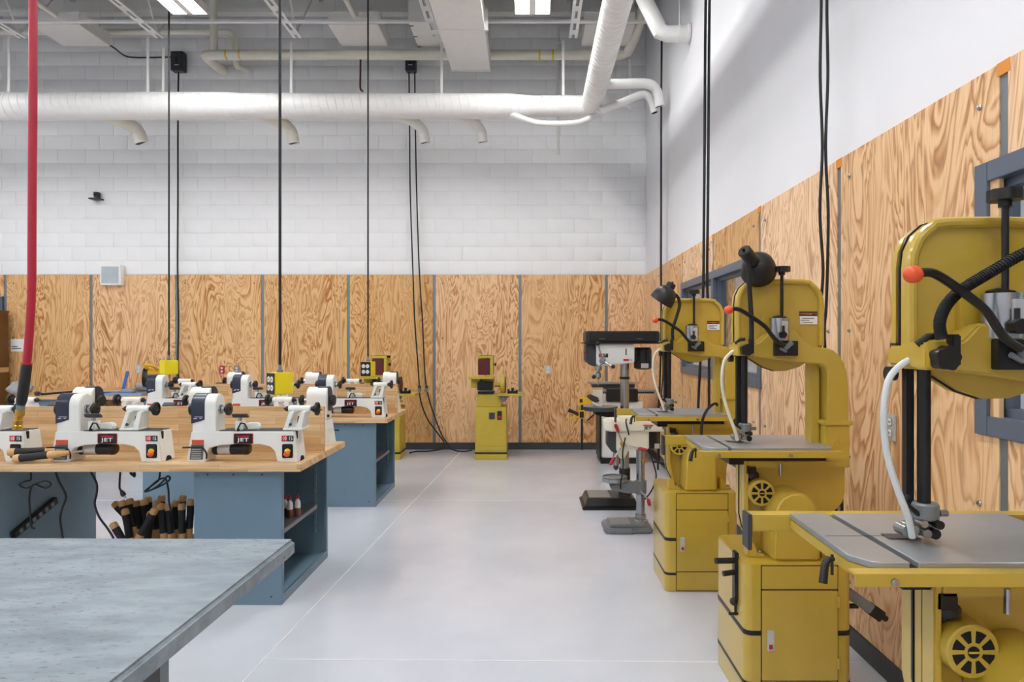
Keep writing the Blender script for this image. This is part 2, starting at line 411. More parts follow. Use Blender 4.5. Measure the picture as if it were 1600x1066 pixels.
# windows
for n, (wa, wz) in enumerate(wins, 1):
    t = bpy.data.objects.new('window_%d' % n, None); C.objects.link(t); struct(t)
    f = .07; b = B()
    x0, x1 = XR - .012, XR + .11
    b.box(x0, x1, wa, wa + f, Z0w, Z1w, .002); b.box(x0, x1, wz - f, wz, Z0w, Z1w, .002)
    b.box(x0, x1, wa + f, wz - f, Z0w, Z0w + f, .002); b.box(x0, x1, wa + f, wz - f, Z1w - f, Z1w, .002)
    b.build('frame', 'winframe', t)
    mids = [6.09] if n == 1 else [1.19]
    b = B()
    for m_ in mids: b.box(x0, x1, m_ - .035, m_ + .035, Z0w + f, Z1w - f, .002)
    b.build('mullion', 'winframe', t)
    L = [wa + f] + sum([[m_ - .035, m_ + .035] for m_ in mids], []) + [wz - f]
    for a, c in zip(L[::2], L[1::2]):
        s_ = B(); q = .03
        s_.box(x0 + .045, x1 - .02, a, a + q, Z0w + f, Z1w - f); s_.box(x0 + .045, x1 - .02, c - q, c, Z0w + f, Z1w - f)
        s_.box(x0 + .045, x1 - .02, a + q, c - q, Z0w + f, Z0w + f + q); s_.box(x0 + .045, x1 - .02, a + q, c - q, Z1w - f - q, Z1w - f)
        s_.build('glazing_stop', 'winframe', t)
        B().box(x0 + .068, x0 + .074, a + .005, c - .005, Z0w + f + .005, Z1w - f - .005).build('pane', 'glass', t)
# the office behind the windows
b = B(); b.box(4.6, 4.8, -1.6, YB + .3, 0, 3.0); b.box(xb, 4.8, YB + .05, YB + .3, 0, 3.0); b.box(xb, 4.8, -1.8, -1.6, 0, 3.0); b.box(xb, 4.8, -1.8, YB + .3, 3.0, 3.2)
wo = struct(b.build('wall_office', 'wallr'))
for xa_, xc_ in ((2.33, 2.46), (2.78, 2.97)): o = panel(xa_, xc_, .1, 2.9, wo); o.location.y = YB + .03  # wood strips added to stand for reflections showing in the panes
for y in (1.5, 6.5):  # unseen glowing panels, added to brighten the office behind the glass
    lo_ = thing('added_office_light', 'added unseen glow panel brightening the office behind the %s window' % ('wide' if y > 3 else 'partly hidden'), 'light', (3.2, y, 2.93))
    B().box(-.3, .3, -.6, .6, .01, .07, .004).build('housing', 'boxpaint', lo_)
    B().box(-.28, .28, -.58, .58, -.004, .01).build('diffuser', emit('added_office_glow', (1, 1, 1), 13.0), lo_)
# door at the far left of the back wall
d1 = bpy.data.objects.new('door_1', None); C.objects.link(d1); struct(d1)
dx = -7.70
b = B(); b.box(dx - .06, dx + .0, YB - .02, YB + .05, 0, 2.225, .003); b.box(dx - 1.06, dx - 1.0, YB - .02, YB + .05, 0, 2.225, .003); b.box(dx - 1.0, dx - .06, YB - .02, YB + .05, 2.165, 2.225, .003)
b.build('door_frame', 'winframe', d1)
B().box(dx - .998, dx - .062, YB - .002, YB + .045, .01, 2.163, .003).build('door_leaf', 'winframe', d1)
B().cyl((dx - .14, YB - .002, 1.0), (dx - .14, YB - .06, 1.0), .012).cyl((dx - .14, YB - .06, 1.0), (dx - .25, YB - .06, 1.0), .010).build('door_handle', 'steel', d1)
# ceiling: ribbed deck + joists
b = B(); b.box(XL - .2, XR + .2, YF - .2, YB + .3, ZT + .04, ZT + .15)
ce = struct(b.build('ceiling', 'deck'))
b = B()
y = YF
while y < YB:
    b.box(XL, XR, y, y + .085, ZT, ZT + .041); y += .17
b.build('deck_rib', 'deck', ce, kind='stuff')
ZJ = 5.46
for k in range(5):
    jx = -6.54 + 1.765 * k; ye = 8.6
    j = B()
    for sx in (-1, 1):
        j.box(jx + sx * .018, jx + sx * .055, YF, ye, ZJ, ZJ + .006); j.box(jx + sx * .018, jx + sx * .024, YF, ye, ZJ + .006, ZJ + .045)
    jo = j.build('joist', 'steelwhite', ce)
    b = B()
    for sx in (-1, 1): b.box(jx + sx * .018, jx + sx * .055, YF, YB + .02, ZT - .012, ZT - .004); b.box(jx + sx * .018, jx + sx * .024, YF, YB + .02, ZT - .055, ZT - .012)
    b.build('top_chord', 'steelwhite', jo)
    b = B(); y = ye - .05; up = True
    b.cyl((jx, ye - .06, ZJ + .02), (jx, ye + .7, ZT - .03), .012, 8)
    while y > YF + .7:
        z0, z1 = (ZJ + .02, ZT - .03) if up else (ZT - .03, ZJ + .02)
        b.cyl((jx, y, z0), (jx, y - .62, z1), .012, 8); y -= .62; up = not up
    b.build('web', 'steelwhite', jo)
    b = B(); y = ye - .1
    while y > YF: b.box(jx - .02, jx + .02, y - .12, y, ZJ + .001, ZJ + .012); y -= .3
    b.build('batten', 'steelwhite', jo)
B().box(XL, XR, 8.15, 8.19, ZJ - .006, ZJ, 0).box(XL, XR, 8.15, 8.156, ZJ, ZJ + .02).build('bridging', 'steelwhite', ce)
B().box(XL, XR, 9.52, 9.66, 6.25, 6.32, 0).box(XL, XR, 9.56, 9.60, 6.32, ZT).build('ledger', 'steelwhite', ce)
B().box(XL, XR, 5.6, 5.64, ZJ - .006, ZJ, 0).build('bridging', 'steelwhite', ce)

# ------------------------------------------------------------------ fluorescent fixtures
fx0 = None
lf = ['twin-tube fluorescent fixture over the aisle', 'twin-tube fluorescent fixture above the lathe benches']
for ix, fx in enumerate((0.0, -3.93, -7.9)):
    for iy, fy in enumerate((6.48, 2.5, -1.6)):
        lab = ('twin fluorescent fixture %s, %s' % (('over the aisle by the bandsaws', 'above the lathe benches', 'beyond the red hose')[ix], ('by the block wall', 'middle row', 'row behind the camera')[iy]))
        if fx0 is None:
            fx0 = f0 = thing('fluorescent_fixture', lab, 'light', (fx, fy, 5.33), 0, 'fluorescent fixtures in rows')
            B().box(-.20, .20, -1.22, 1.22, .035, .09, .004).box(-.036, .036, -1.218, 1.218, -.004, .035).box(-.20, -.194, -1.22, 1.22, -.004, .036).box(.194, .20, -1.22, 1.22, -.004, .036).box(-.194, .194, -1.222, -1.216, -.004, .036).box(-.194, .194, 1.216, 1.222, -.004, .036).build('housing', 'boxpaint', f0)
            for sx in (-1, 1):
                B().box(sx * .115 - .075, sx * .115 + .075, -1.214, 1.214, -.001, .034).build('lens', 'lens', f0)
            b = B()
            for yy in (-.9, .9): b.cyl((0, yy, .088), (0, yy, ZT - 5.335), .005, 6)
            b.build('hanger_wire', 'steelwhite', f0)
        else: dup(fx0, None, (fx, fy, 5.33), 0, lab)

# ------------------------------------------------------------------ ducts, pipes, ceiling boxes
YD = 8.6; ZD = ZW(166, YD); xd = .755
du = thing('round_duct', 'big white round ventilation duct running along the block wall and turning over the aisle', 'duct', (XL, YD, ZD))
O = Vector((XL, YD, ZD))
main = [(XL, .172), (XW(352, YD), .172), (XW(395, YD), .159), (XW(795, YD), .157), (XW(835, YD), .131), (.60, .131)]
P = [Vector((x, YD, ZD)) for x, r in main] + [Vector((xd - .05, YD - .04, ZD)), Vector((xd - .01, YD - .10, ZD)), Vector((xd, YD - .2, ZD)), Vector((xd, 0, ZD)), Vector((xd, YF + .05, ZD))]
b = B(O); b.tube(P, [r for x, r in main] + [.131] * 5, 28); b.build('duct_run', 'duct', du)
b = B(O)
def ring(p, d, r, wd=.005, h=.0025): b.rev(Vector(p) - Vector(d) * wd, d, [(r - .002, 0), (r + h, .002), (r + h, wd * 2 - .002), (r - .002, wd * 2)], 28)
def rad(x):
    for (xa_, ra), (xb_, rb) in zip(main, main[1:]):
        if xa_ <= x <= xb_: return ra + (rb - ra) * (x - xa_) / (xb_ - xa_)
    return .131
x = -7.0
while x < .5: ring((x, YD, ZD), Vector((1, 0, .22)).normalized(), rad(x) * 1.004, .004, .0045); x += .105
y = YD - .25
while y > 4.9: ring((xd, y, ZD), Vector((.15, 1, 0)).normalized(), .132, .004, .004); y -= .09
b.build('spiral_seam', 'duct', du, kind='stuff')
for px in (18, 229, 448, 690, 873):
    b = B(O); ring((XW(px, YD), YD, ZD), (1, 0, 0), rad(XW(px, YD)), .012, .004); b.build('band', 'duct', du)
def outlet(pts, r, n=18, ym=None, drop=True):
    b = B(O); b.tube(pts, r, n, 5); o = b.build('outlet_pipe', 'pipe' if r > .07 else 'duct', du)
    a, e = Vector(pts[-2]), Vector(pts[-1]); d = (e - a).normalized()
    B(O).rev(e - d * .002, d, [(r * .86, 0), (r * .86, .004)], 18).build('opening', 'dark', o)
    b = B(O); b.rev(e - d * .02, d, [(r, 0), (r * 1.04, .003), (r * 1.04, .018), (r * .9, .021)], 18).build('lip', 'duct', o)
for (a, c, e, f, r) in (((155, 176), (192, 190), (214, 204), (221, 224), .085), ((398, 176), (436, 190), (454, 203), (459, 224), .075),
                        ((612, 176), (642, 188), (660, 203), (664, 223), .068), ((708, 178), (736, 188), (751, 203), (754, 222), .066)):
    outlet([W(*a, 8.62), W(*c, 8.85), W(e[0], e[1], 9.02), W(*f, 9.05)], r)
outlet([W(930, 132, 7.9), W(975, 131, 7.95), W(1012, 131, 8.0), W(1026, 142, 8.05), W(1031, 166, 8.08)], .058)
outlet([W(938, 173, 8.3), W(970, 161, 8.3), W(1003, 148, 8.3), W(1017, 156, 8.3), W(1023, 176, 8.3)], .048)
b = B(O); b.tube([W(798, 178, 8.55), W(836, 191, 8.45), W(870, 193, 8.42), W(905, 191, 8.45), W(934, 178, 8.55)], .035, 14, 6); b.build('bypass_pipe', 'duct', du)
b = B(O); b.box(xd - .02, xd + .13, 8.44, 8.66, ZW(181, YD), ZW(150, YD), .006); b.build('end_plate', 'duct', du)
b = B(O)
for px, y0, zt in ((14, 8.58, ZJ), (46, 8.62, ZJ - .1), (231, 8.58, ZJ), (255, 8.62, ZJ - .12), (455, 8.6, ZJ - .05), (690, 8.6, 5.4), (880, 8.6, ZJ - .03), (984, 9.2, 5.45)):
    x = XW(px, y0); rr = rad(x) if px < 950 else 0
    B(O).box(x - .016, x + .016, y0 - .004, y0 + .004, (ZD + rr - .01) if px < 950 else 4.75, zt).build('hanger_strap', 'steelwhite', du)
for (xa_, za_, xb_, zb_) in ((XW(231, 8.58), ZJ - .02, -4.775, ZJ + .02), (XW(455, 8.6), ZJ - .06, -3.01, ZJ + .02), (XW(880, 8.6), ZJ - .04, .52, ZJ + .02)):
    pass
# pipe with yellow bands
pp = thing('banded_pipe', 'white pipe with yellow bands along the top of the block wall', 'pipe', (0, 9.25, 5.52)); O = Vector((0, 9.25, 5.52))
yz = 9.25; zz = ZW(86, yz); xs0 = XW(318, yz)
b = B(O); b.tube([(xs0 + .02, YB + .05, zz), (xs0, yz + .12, zz), (xs0 + .02, yz + .03, zz), (xs0 + .10, yz, zz), (xs0 + .3, yz, zz), (XW(970, yz), yz, zz), (XW(981, yz), yz - .03, zz + .03), (XW(992, 9.0), 8.95, ZW(60, 9.0)), (XW(1006, 8.6), 8.5, ZW(8, 8.6)), (XW(1013, 8.3), 8.2, 6.44)], .068, 18); b.build('pipe_run', 'pipe', pp)
for px in (355, 376, 843, 864):
    B(O).rev((XW(px, yz) - .012, yz, zz), (1, 0, 0), [(.0685, 0), (.0705, .002), (.0705, .022), (.0685, .024)]).build('band', 'yband', pp)
b = B(O); b.cyl((XW(334, yz), yz, zz), (XW(334, yz), yz, 6.44), .052); b.build('riser', 'pipe', pp)
p2 = thing('sprinkler_pipe', 'thin cream pipe high on the block wall with an elbow down into it', 'pipe', (0, 9.52, 5.9)); O = Vector((0, 9.52, 5.9)); yz = 9.52
b = B(O); b.tube([(XL + .1, yz, ZW(50, yz)), (XW(345, yz), yz, ZW(50, yz)), (XW(358, yz), yz, ZW(50, yz)), (XW(364, yz), yz, ZW(54, yz)), (XW(367, yz), yz, ZW(64, yz)), (XW(367, yz), yz, ZW(95, yz)), (XW(369, yz), yz + .04, ZW(102, yz)), (XW(374, yz), YB + .05, ZW(108, YB))], .043, 16)
b.build('pipe_run', 'pipe', p2)
B(O).cyl((XW(290, yz), yz, ZW(48, yz) - .02), (XW(290, yz), yz, 6.44), .008, 8).build('hanger_rod', 'steelwhite', p2)
p3 = thing('elbow_pipe', 'white pipe dropping from the roof and elbowing into the side wall', 'pipe', (1.2, 7.07, 4.8)); O = Vector((1.2, 7.07, 4.8))
b = B(O); b.tube([W(1000, -20, 7.3) + Vector((-.05, 0, .7)), W(1006, -2, 7.15), W(1026, 38, 7.08), W(1031, 49, 7.07), W(1042, 53, 7.07), (XR + .04, 7.07, ZW(53, 7.07))], .084, 20, 0); b.build('pipe_run', 'duct', p3)
b = B(O); b.rev((XR - .0, 7.07, ZW(53, 7.07)), (-1, 0, 0), [(.10, -.01), (.10, .015), (.086, .02)]).rev((XW(1058, 7.07), 7.07, ZW(53, 7.07)), (1, 0, 0), [(.086, 0), (.09, .004), (.09, .03), (.086, .034)]); b.build('collar', 'duct', p3)
B(O).cyl((XW(1062, 7.07), 7.07, ZW(46, 7.07)), (XW(1058, 7.07), 7.07, 6.44), .007, 8).build('hanger_rod', 'steelwhite', p3)
cd_ = thing('wall_conduit', 'thin white conduit running up the block wall behind the round duct', 'pipe', W(872, 240, YB)); O = cd_.location.copy()
B(O).cyl((O.x, YB + .01, O.z), (O.x, YB + .01, 6.2), .02, 12).build('conduit', 'steelwhite', cd_)
for z in (4.9, 5.9): B(O).box(O.x - .035, O.x + .035, YB - .012, YB + .026, z, z + .03, .003).build('clip', 'steelwhite', cd_)
# white ceiling boxes
for px, lab in ((136.0, 'square white metal box under the roof beyond the red hose'), (570.5, 'square white metal box under the roof above the lathe benches'), (945.0, 'square white metal box under the roof behind the round duct')):
    x = XW(px, 9.2); Ob = Vector((x, 8.88, 5.62)); t = thing('ceiling_box', lab, 'box', Ob, 0, 'square white boxes under the roof')
    h = .32
    B(Ob).box(x - h, x + h, 8.57, 9.2, 5.62, 5.785, .006).build('casing', 'boxpaint', t)
    B(Ob).box(x - h - .006, x + h + .006, 8.564, 9.206, 5.775, 5.79).build('rim', 'steelwhite', t)
    b = B(Ob)
    for q in (-.25, .25): b.cyl((x + q, 8.65, 5.79), (x + q, 8.65, 6.44), .006, 6); b.cyl((x + q, 9.1, 5.79), (x + q, 9.1, 6.44), .006, 6)
    b.build('hanger_rod', 'steelwhite', t)
    if px < 900: B(Ob).cyl((x + .02, 8.575, 5.735), (x + .02, 4.6, 5.735), .032, 12).build('conduit', 'pipe', t)
# rectangular duct + side plenum
xl, xr_, zb_, ye = XW(706, 9.0), XW(766, 9.0), ZW(111, 9.0), 9.0
t = thing('rectangular_duct', 'big pale rectangular duct dropping toward the block wall under the roof', 'duct', (xl, 8, zb_)); O = Vector((xl, 8, zb_))
b = B(O); b.poly([(xl - .06, 4.0, zb_), (xr_ + .04, 4.0, zb_), (xr_, ye, zb_), (xl, ye, zb_)], [(xl - .06, 4.0, zb_ + .24), (xr_ + .04, 4.0, zb_ + .24), (xr_, ye, zb_ + .24), (xl, ye, zb_ + .24)], .005); b.build('duct_run', 'boxpaint', t)
for y in (5.0, 6.4, 7.8): B(O).box(xl - .07, xr_ + .05, y, y + .03, zb_ - .006, zb_ + .246).build('flange', 'steelwhite', t)
B(O).box(xl - .008, xr_ + .008, ye - .03, ye + .004, zb_ - .006, zb_ + .246).build('flange', 'steelwhite', t)
xa_, xb_ = XW(654, 9.27), XW(701, 9.27)
t = thing('duct_plenum', 'white sheet metal plenum box beside the rectangular duct', 'duct', (xa_, 8.9, 5.62)); O = Vector((xa_, 8.9, 5.62))
B(O).box(xa_, xl - .07, 8.5, 9.27, 5.62, 6.3, .005).build('casing', 'boxpaint', t)
b = B(O)
for y in (8.6, 8.9, 9.2): b.box(xa_ - .004, xa_ + .05, y - .006, y + .006, 5.613, 5.621)
b.build('clip', 'darkgrey', t)
b = B(O)
for y in (8.6, 9.2): b.cyl((xa_ + .1, y, 6.3), (xa_ + .1, y, 6.44), .006, 6)
b.build('hanger_rod', 'steelwhite', t)

# ------------------------------------------------------------------ wall fittings
def wallbox(px0, px1, py0, py1, name, lab, cat, m, dep=.08):
    x0, x1, z0, z1 = XW(px0, YB - .0), XW(px1, YB), ZW(py1, YB), ZW(py0, YB)
    t = thing(name, lab, cat, ((x0 + x1) / 2, YB + .02, z0)); return t, x0, x1, z0, z1
for (px0, px1, py0, py1, lab, wire) in ((272, 291, 84, 114, 'black reel box on the block wall with a conduit leading into it', 1), (635, 651, 93, 114, 'black reel box on the block wall with two cords below it', 0)):
    t, x0, x1, z0, z1 = wallbox(px0, px1, py0, py1, 'wall_switch_box', lab, 'box', 'black'); O = t.location
    B(O).box(x0, x1, YB - .10, YB + .02, z0, z1, .008).build('casing', 'darkgrey', t)
    B(O).box((x0 + x1) / 2 - .02, (x0 + x1) / 2 + .02, YB - .104, YB - .099, z0 + .1, z1 - .08, .001).build('lever_plate', 'black', t)
    B(O).box((x0 + x1) / 2 - .03, (x0 + x1) / 2 + .03, YB - .103, YB - .0995, z0 + .07, z0 + .085).build('label', 'label', t)
    if wire: B(O).tube([W(170, 70, 9.3), W(180, 76, 9.4), W(195, 87, 9.68), W(215, 90, 9.7), W(276, 89, 9.7)], .011, 8, 4).build('conduit', 'darkgrey', t)
t = thing('speaker', 'square grey wall speaker in a white frame above the plywood', 'speaker', W(174.5, 446, YB) + Vector((0, -.02, 0))); O = t.location
x0, x1, z0, z1 = XW(158.5, 9.72), XW(191, 9.72), ZW(446, 9.72), ZW(414, 9.72)
B(O).box(x0, x1, 9.68, YB + .02, z0, z1, .008).build('frame', 'paper', t)
B(O).box(x0 + .02, x1 - .02, 9.672, 9.69, z0 + .02, z1 - .02, .012).build('grille', 'speaker', t)
t = thing('camera_bracket', 'small black bracket on the white block wall above the speaker', 'bracket', W(153, 312, YB)); O = t.location
B(O).box(XW(145, YB), XW(161, YB), 9.66, YB + .02, ZW(313, YB), ZW(311, YB)).build('plate', 'black', t)
B(O).box(XW(150, YB), XW(156, YB), 9.70, YB + .02, ZW(309, YB), ZW(301, YB), .004).build('mount', 'darkgrey', t)
B(O).ball((XW(153, YB), 9.69, ZW(305, YB)), .02).build('lens', 'black', t)
t = thing('notice', 'small white notice with two lines of print on the plywood', 'sign', W(27.5, 549, YB)); O = t.location
B(O).box(XW(17.5, YB), XW(38, YB), YB - .006, YB + .0, ZW(549.5, YB), ZW(530, YB)).build('board', 'paper', t)
b = B(O)
for q, y in ((12, 541), (19, 544)): b.box(XW(19, YB), XW(19 + q * .75, YB), YB - .007, YB - .0055, ZW(y + 1.4, YB), ZW(y, YB))
b.build('print', 'darkgrey', t)
def outlet_plate(px, py, lab, m, right=False, Y=None, single=True):
    if right:
        p = Vector((XR, Y, ZW(py, Y))); t = thing('wall_outlet', lab, 'outlet', p, -PI / 2)
    else:
        p = W(px, py, YB); t = thing('wall_outlet', lab, 'outlet', p)
    B().box(-.04, .04, -.008, .0, -.06, .06, .003).build('cover_plate', m, t)
    for z in (-.025, .025):
        s_ = B().box(-.017, .017, -.012, -.007, z - .016, z + .016, .004).build('socket', 'paper' if m != 'paper' else 'grey', t)
        B().box(-.008, -.005, -.0128, -.0115, z - .006, z + .006).box(.005, .008, -.0128, -.0115, z - .006, z + .006).build('slot', 'dark', s_)
outlet_plate(347, 578, 'red-faced wall outlet on the plywood behind the far lathes', 'lblred'); outlet_plate(370, 578, 'grey wall outlet beside the red-faced one on plywood', 'grey')
outlet_plate(856, 578, 'steel wall outlet on the plywood between sander and drill press', 'label'); outlet_plate(217, 577, 'grey wall outlet on the plywood beside the yellow mitre saw', 'label')
outlet_plate(0, 668, 'steel wall outlet on the side wall plywood behind the front bandsaw post', 'label', True, 3.06)
# cords running down the walls
def cord(name, lab, pts, r=.009, m='rubber', sm=5, cat='cord', n=8):
    P = [Vector(p) for p in pts]; O = P[0].copy(); b = B(O); b.tube(P, r, n, sm); o = b.build(name, m)
    o.location = O; return tag(o, lab, cat)
cord('power_cable', 'black cord hanging down the wall from the conduit-fed reel box', [W(279, 113, 9.66), W(278, 200, 9.68), W(278, 300, 9.69), W(277.5, 420, 9.68), W(279, 500, 9.68), W(278, 560, 9.68), W(279, 598, 9.66), W(279, 640, 9.66)], .012)
cord('power_cable', 'cord hanging from two-cord reel box, ending in the plug beside bench sander', [W(639, 113, 9.66), W(640, 200, 9.68), W(641, 300, 9.69), W(645, 420, 9.68), W(648, 500, 9.68), W(653, 570, 9.67), W(655, 600, 9.67), W(657, 625, 9.66), W(668, 655, 9.66), W(686, 680, 9.66), W(694, 692, 9.62), W(692, 701, 9.4), W(670, 705, 9.45), W(650, 705.5, 9.5), W(640, 708, 9.4)], .010)
cord('power_cable', 'cord hanging from two-cord reel box, trailing to the free-standing sander', [W(648, 113, 9.66), W(649, 200, 9.68), W(651, 300, 9.69), W(655, 420, 9.68), W(660, 500, 9.68), W(663, 570, 9.67), W(666, 602, 9.67), W(672, 630, 9.66), W(688, 675, 9.66), W(698, 692, 9.6), W(706, 702, 9.5), W(722, 705.5, 9.5), W(738, 703.5, 9.5)], .010)
for px, lab in ((655.5, 'grey plug connector on the cord nearer the lathe benches'), (666.5, 'grey plug connector on the cord nearer the sander')):
    O = W(px, 613, 9.66); t = thing('plug_connector', lab, 'plug', O)
    B().box(-.022, .022, -.025, .025, 0, .055, .006).build('socket_half', 'grey', t)
    B().box(-.02, .02, -.022, .022, .056, .1, .006).build('plug_half', 'darkgrey', t)
cord('conduit_drop', 'short dark red conduit hanging below the white pipe', [W(563.5, 84, 9.25), W(563, 120, 9.25), W(563, 138, 9.25), W(567, 143, 9.25)], .013, 'dred', 3, 'pipe')
cord('drop_cable', 'black cord hanging in the corner by the side wall', [W(1034, 58, 8.2), W(1033, 200, 8.2), W(1033, 420, 8.2), W(1033, 520, 8.2), W(1031, 600, 8.2), W(1029, 640, 8.2), W(1028, 700, 8.2), W(1028, 738, 8.2)], .012)
cord('drop_cable', 'second thin black cord looping beside the corner drop cord', [W(1033, 250, 8.22), W(1032, 420, 8.22), W(1034, 520, 8.22), W(1036, 580, 8.22), W(1033, 620, 8.22), W(1031, 650, 8.22), W(1030, 720, 8.22)], .008)
B((0, 0, 0))
for px, lab, (e, g) in ((1102, 'black cord hanging in front of the side window, nearer the corner', (1091, 1089)), (1108, 'black cord hanging in front of the side window, farther from the corner', (1108, 1112))):
    cord('drop_cable', lab, [W(px + 1.5, -60, 5.3), W(px, 60, 5.3), W(px - 1, 200, 5.3), W(px - 2, 330, 5.3), W(px - 3, 440, 5.3), W((px + e) / 2, 520, 5.3), W(e, 634, 5.3), W(g, 760, 5.3), W(g, 838, 5.3)], .011)
for px, lab, k in ((1283, 'black cord hanging along the side wall, pair behind the middle bandsaw, farther from the camera', -1), (1292, 'black cord hanging along the side wall, pair behind the middle bandsaw, nearer the camera', 1)):
    cord('drop_cable', lab, [W(px + 1, -90, 3.45), W(px, 20, 3.45), W(px + 1.5 * k, 120, 3.45), W(px - 2 * k, 230, 3.45), W(px + 2 * k, 330, 3.45), W(px + 2 - k, 420, 3.45), W(px - 1, 480, 3.45), W(px - 3, 545, 3.45), W(px + 20, 700, 3.45), W(px + 25, 900, 3.5), W(px + 30, 1000, 3.5)], .008)

# ------------------------------------------------------------------ workbenches
WT0, WT1 = .80, .842
BX0, BX1, BY0, BY1 = -3.815, -1.36, 3.93, 4.87
def bench(dy, lab):
    O = Vector((-2.59, 4.4 + dy, 0)); t = thing('workbench', lab, 'workbench', O, 0, 'workbenches with lathes'); Q = Vector((-2.59, 4.4, 0))
    B(Q).box(BX0, BX1, BY0, BY1, WT0, WT1, .003).build('worktop', 'butcher', t)
    B(Q).box(BX0, BX1 + .004, 4.362, 4.388, WT1, 1.142, .002).build('divider_board', 'butcher', t)
    for (a, c, sgn, ll) in ((-2.009, -1.485, 1, 0), (-3.69, -3.166, -1, 1)):
        y0, y1 = 3.98, 4.868; tk = .012
        b = B(Q); b.box(a, c, y0, y0 + tk, .0, WT0, .002); b.box(a, c, y1 - tk, y1, .0, WT0, .002)
        inner = a if sgn > 0 else c
        b.box(inner - (0 if sgn > 0 else tk), inner + (tk if sgn > 0 else 0), y0 + tk, y1 - tk, .0, WT0)
        b.box(a + .002, c - .002, y0 + .002, y1 - .002, .001, .03); b.box(a + .002, c - .002, y0 + .002, y1 - .002, WT0 - .014, WT0)
        # lips of the open face
        op = c if sgn > 0 else a
        b.box(min(op, op - sgn * .02), max(op, op - sgn * .02), y0 + tk, y0 + .03, .03, WT0 - .014)
        b.box(min(op, op - sgn * .02), max(op, op - sgn * .02), y1 - .03, y1 - tk, .03, WT0 - .014)
        b.box(min(op, op - sgn * .012), max(op, op - sgn * .012), y0 + .03, y1 - .03, .03, .05)
        b.box(min(op - sgn * .025, op - sgn * .037), max(op - sgn * .025, op - sgn * .037), y0 + .03, y1 - .03, .03, .045)
        cb = b.build('pedestal', 'blue', t)
        B(Q).box(min(op - sgn * .02, inner + sgn * tk), max(op - sgn * .02, inner + sgn * tk), y0 + tk, y1 - .18, .40, .428, .002).build('shelf', 'grey', cb)
        b = B(Q)
        for yy in (y1 - .13, y1 - .10): b.box(op - sgn * .06 - .006, op - sgn * .06 + .006, yy, yy + .012, .2, .72)
        for zz in range(9): b.box(op - sgn * .07 - .004, op - sgn * .05, y1 - .13, y1 - .088, .22 + .055 * zz, .225 + .055 * zz)
        b.build('shelf_standard', 'bluedark', cb)
        b = B(Q)
        for q in (.09, .26, .45): b.rev((a + q * .9, y0, .775), (0, -1, 0), [(.006, 0), (.006, .002), (.003, .003)], 8)
        b.rev((a + .46, y0, .05), (0, -1, 0), [(.006, 0), (.006, .002), (.003, .003)], 8)
        b.build('rivet', 'darkgrey', cb)
    return t
bench(0, 'blue workbench with butcher block top beside the scuffed table, closest to the camera')
bench(2.37, 'blue workbench with butcher block top, second from the camera, nearer plywood wall')

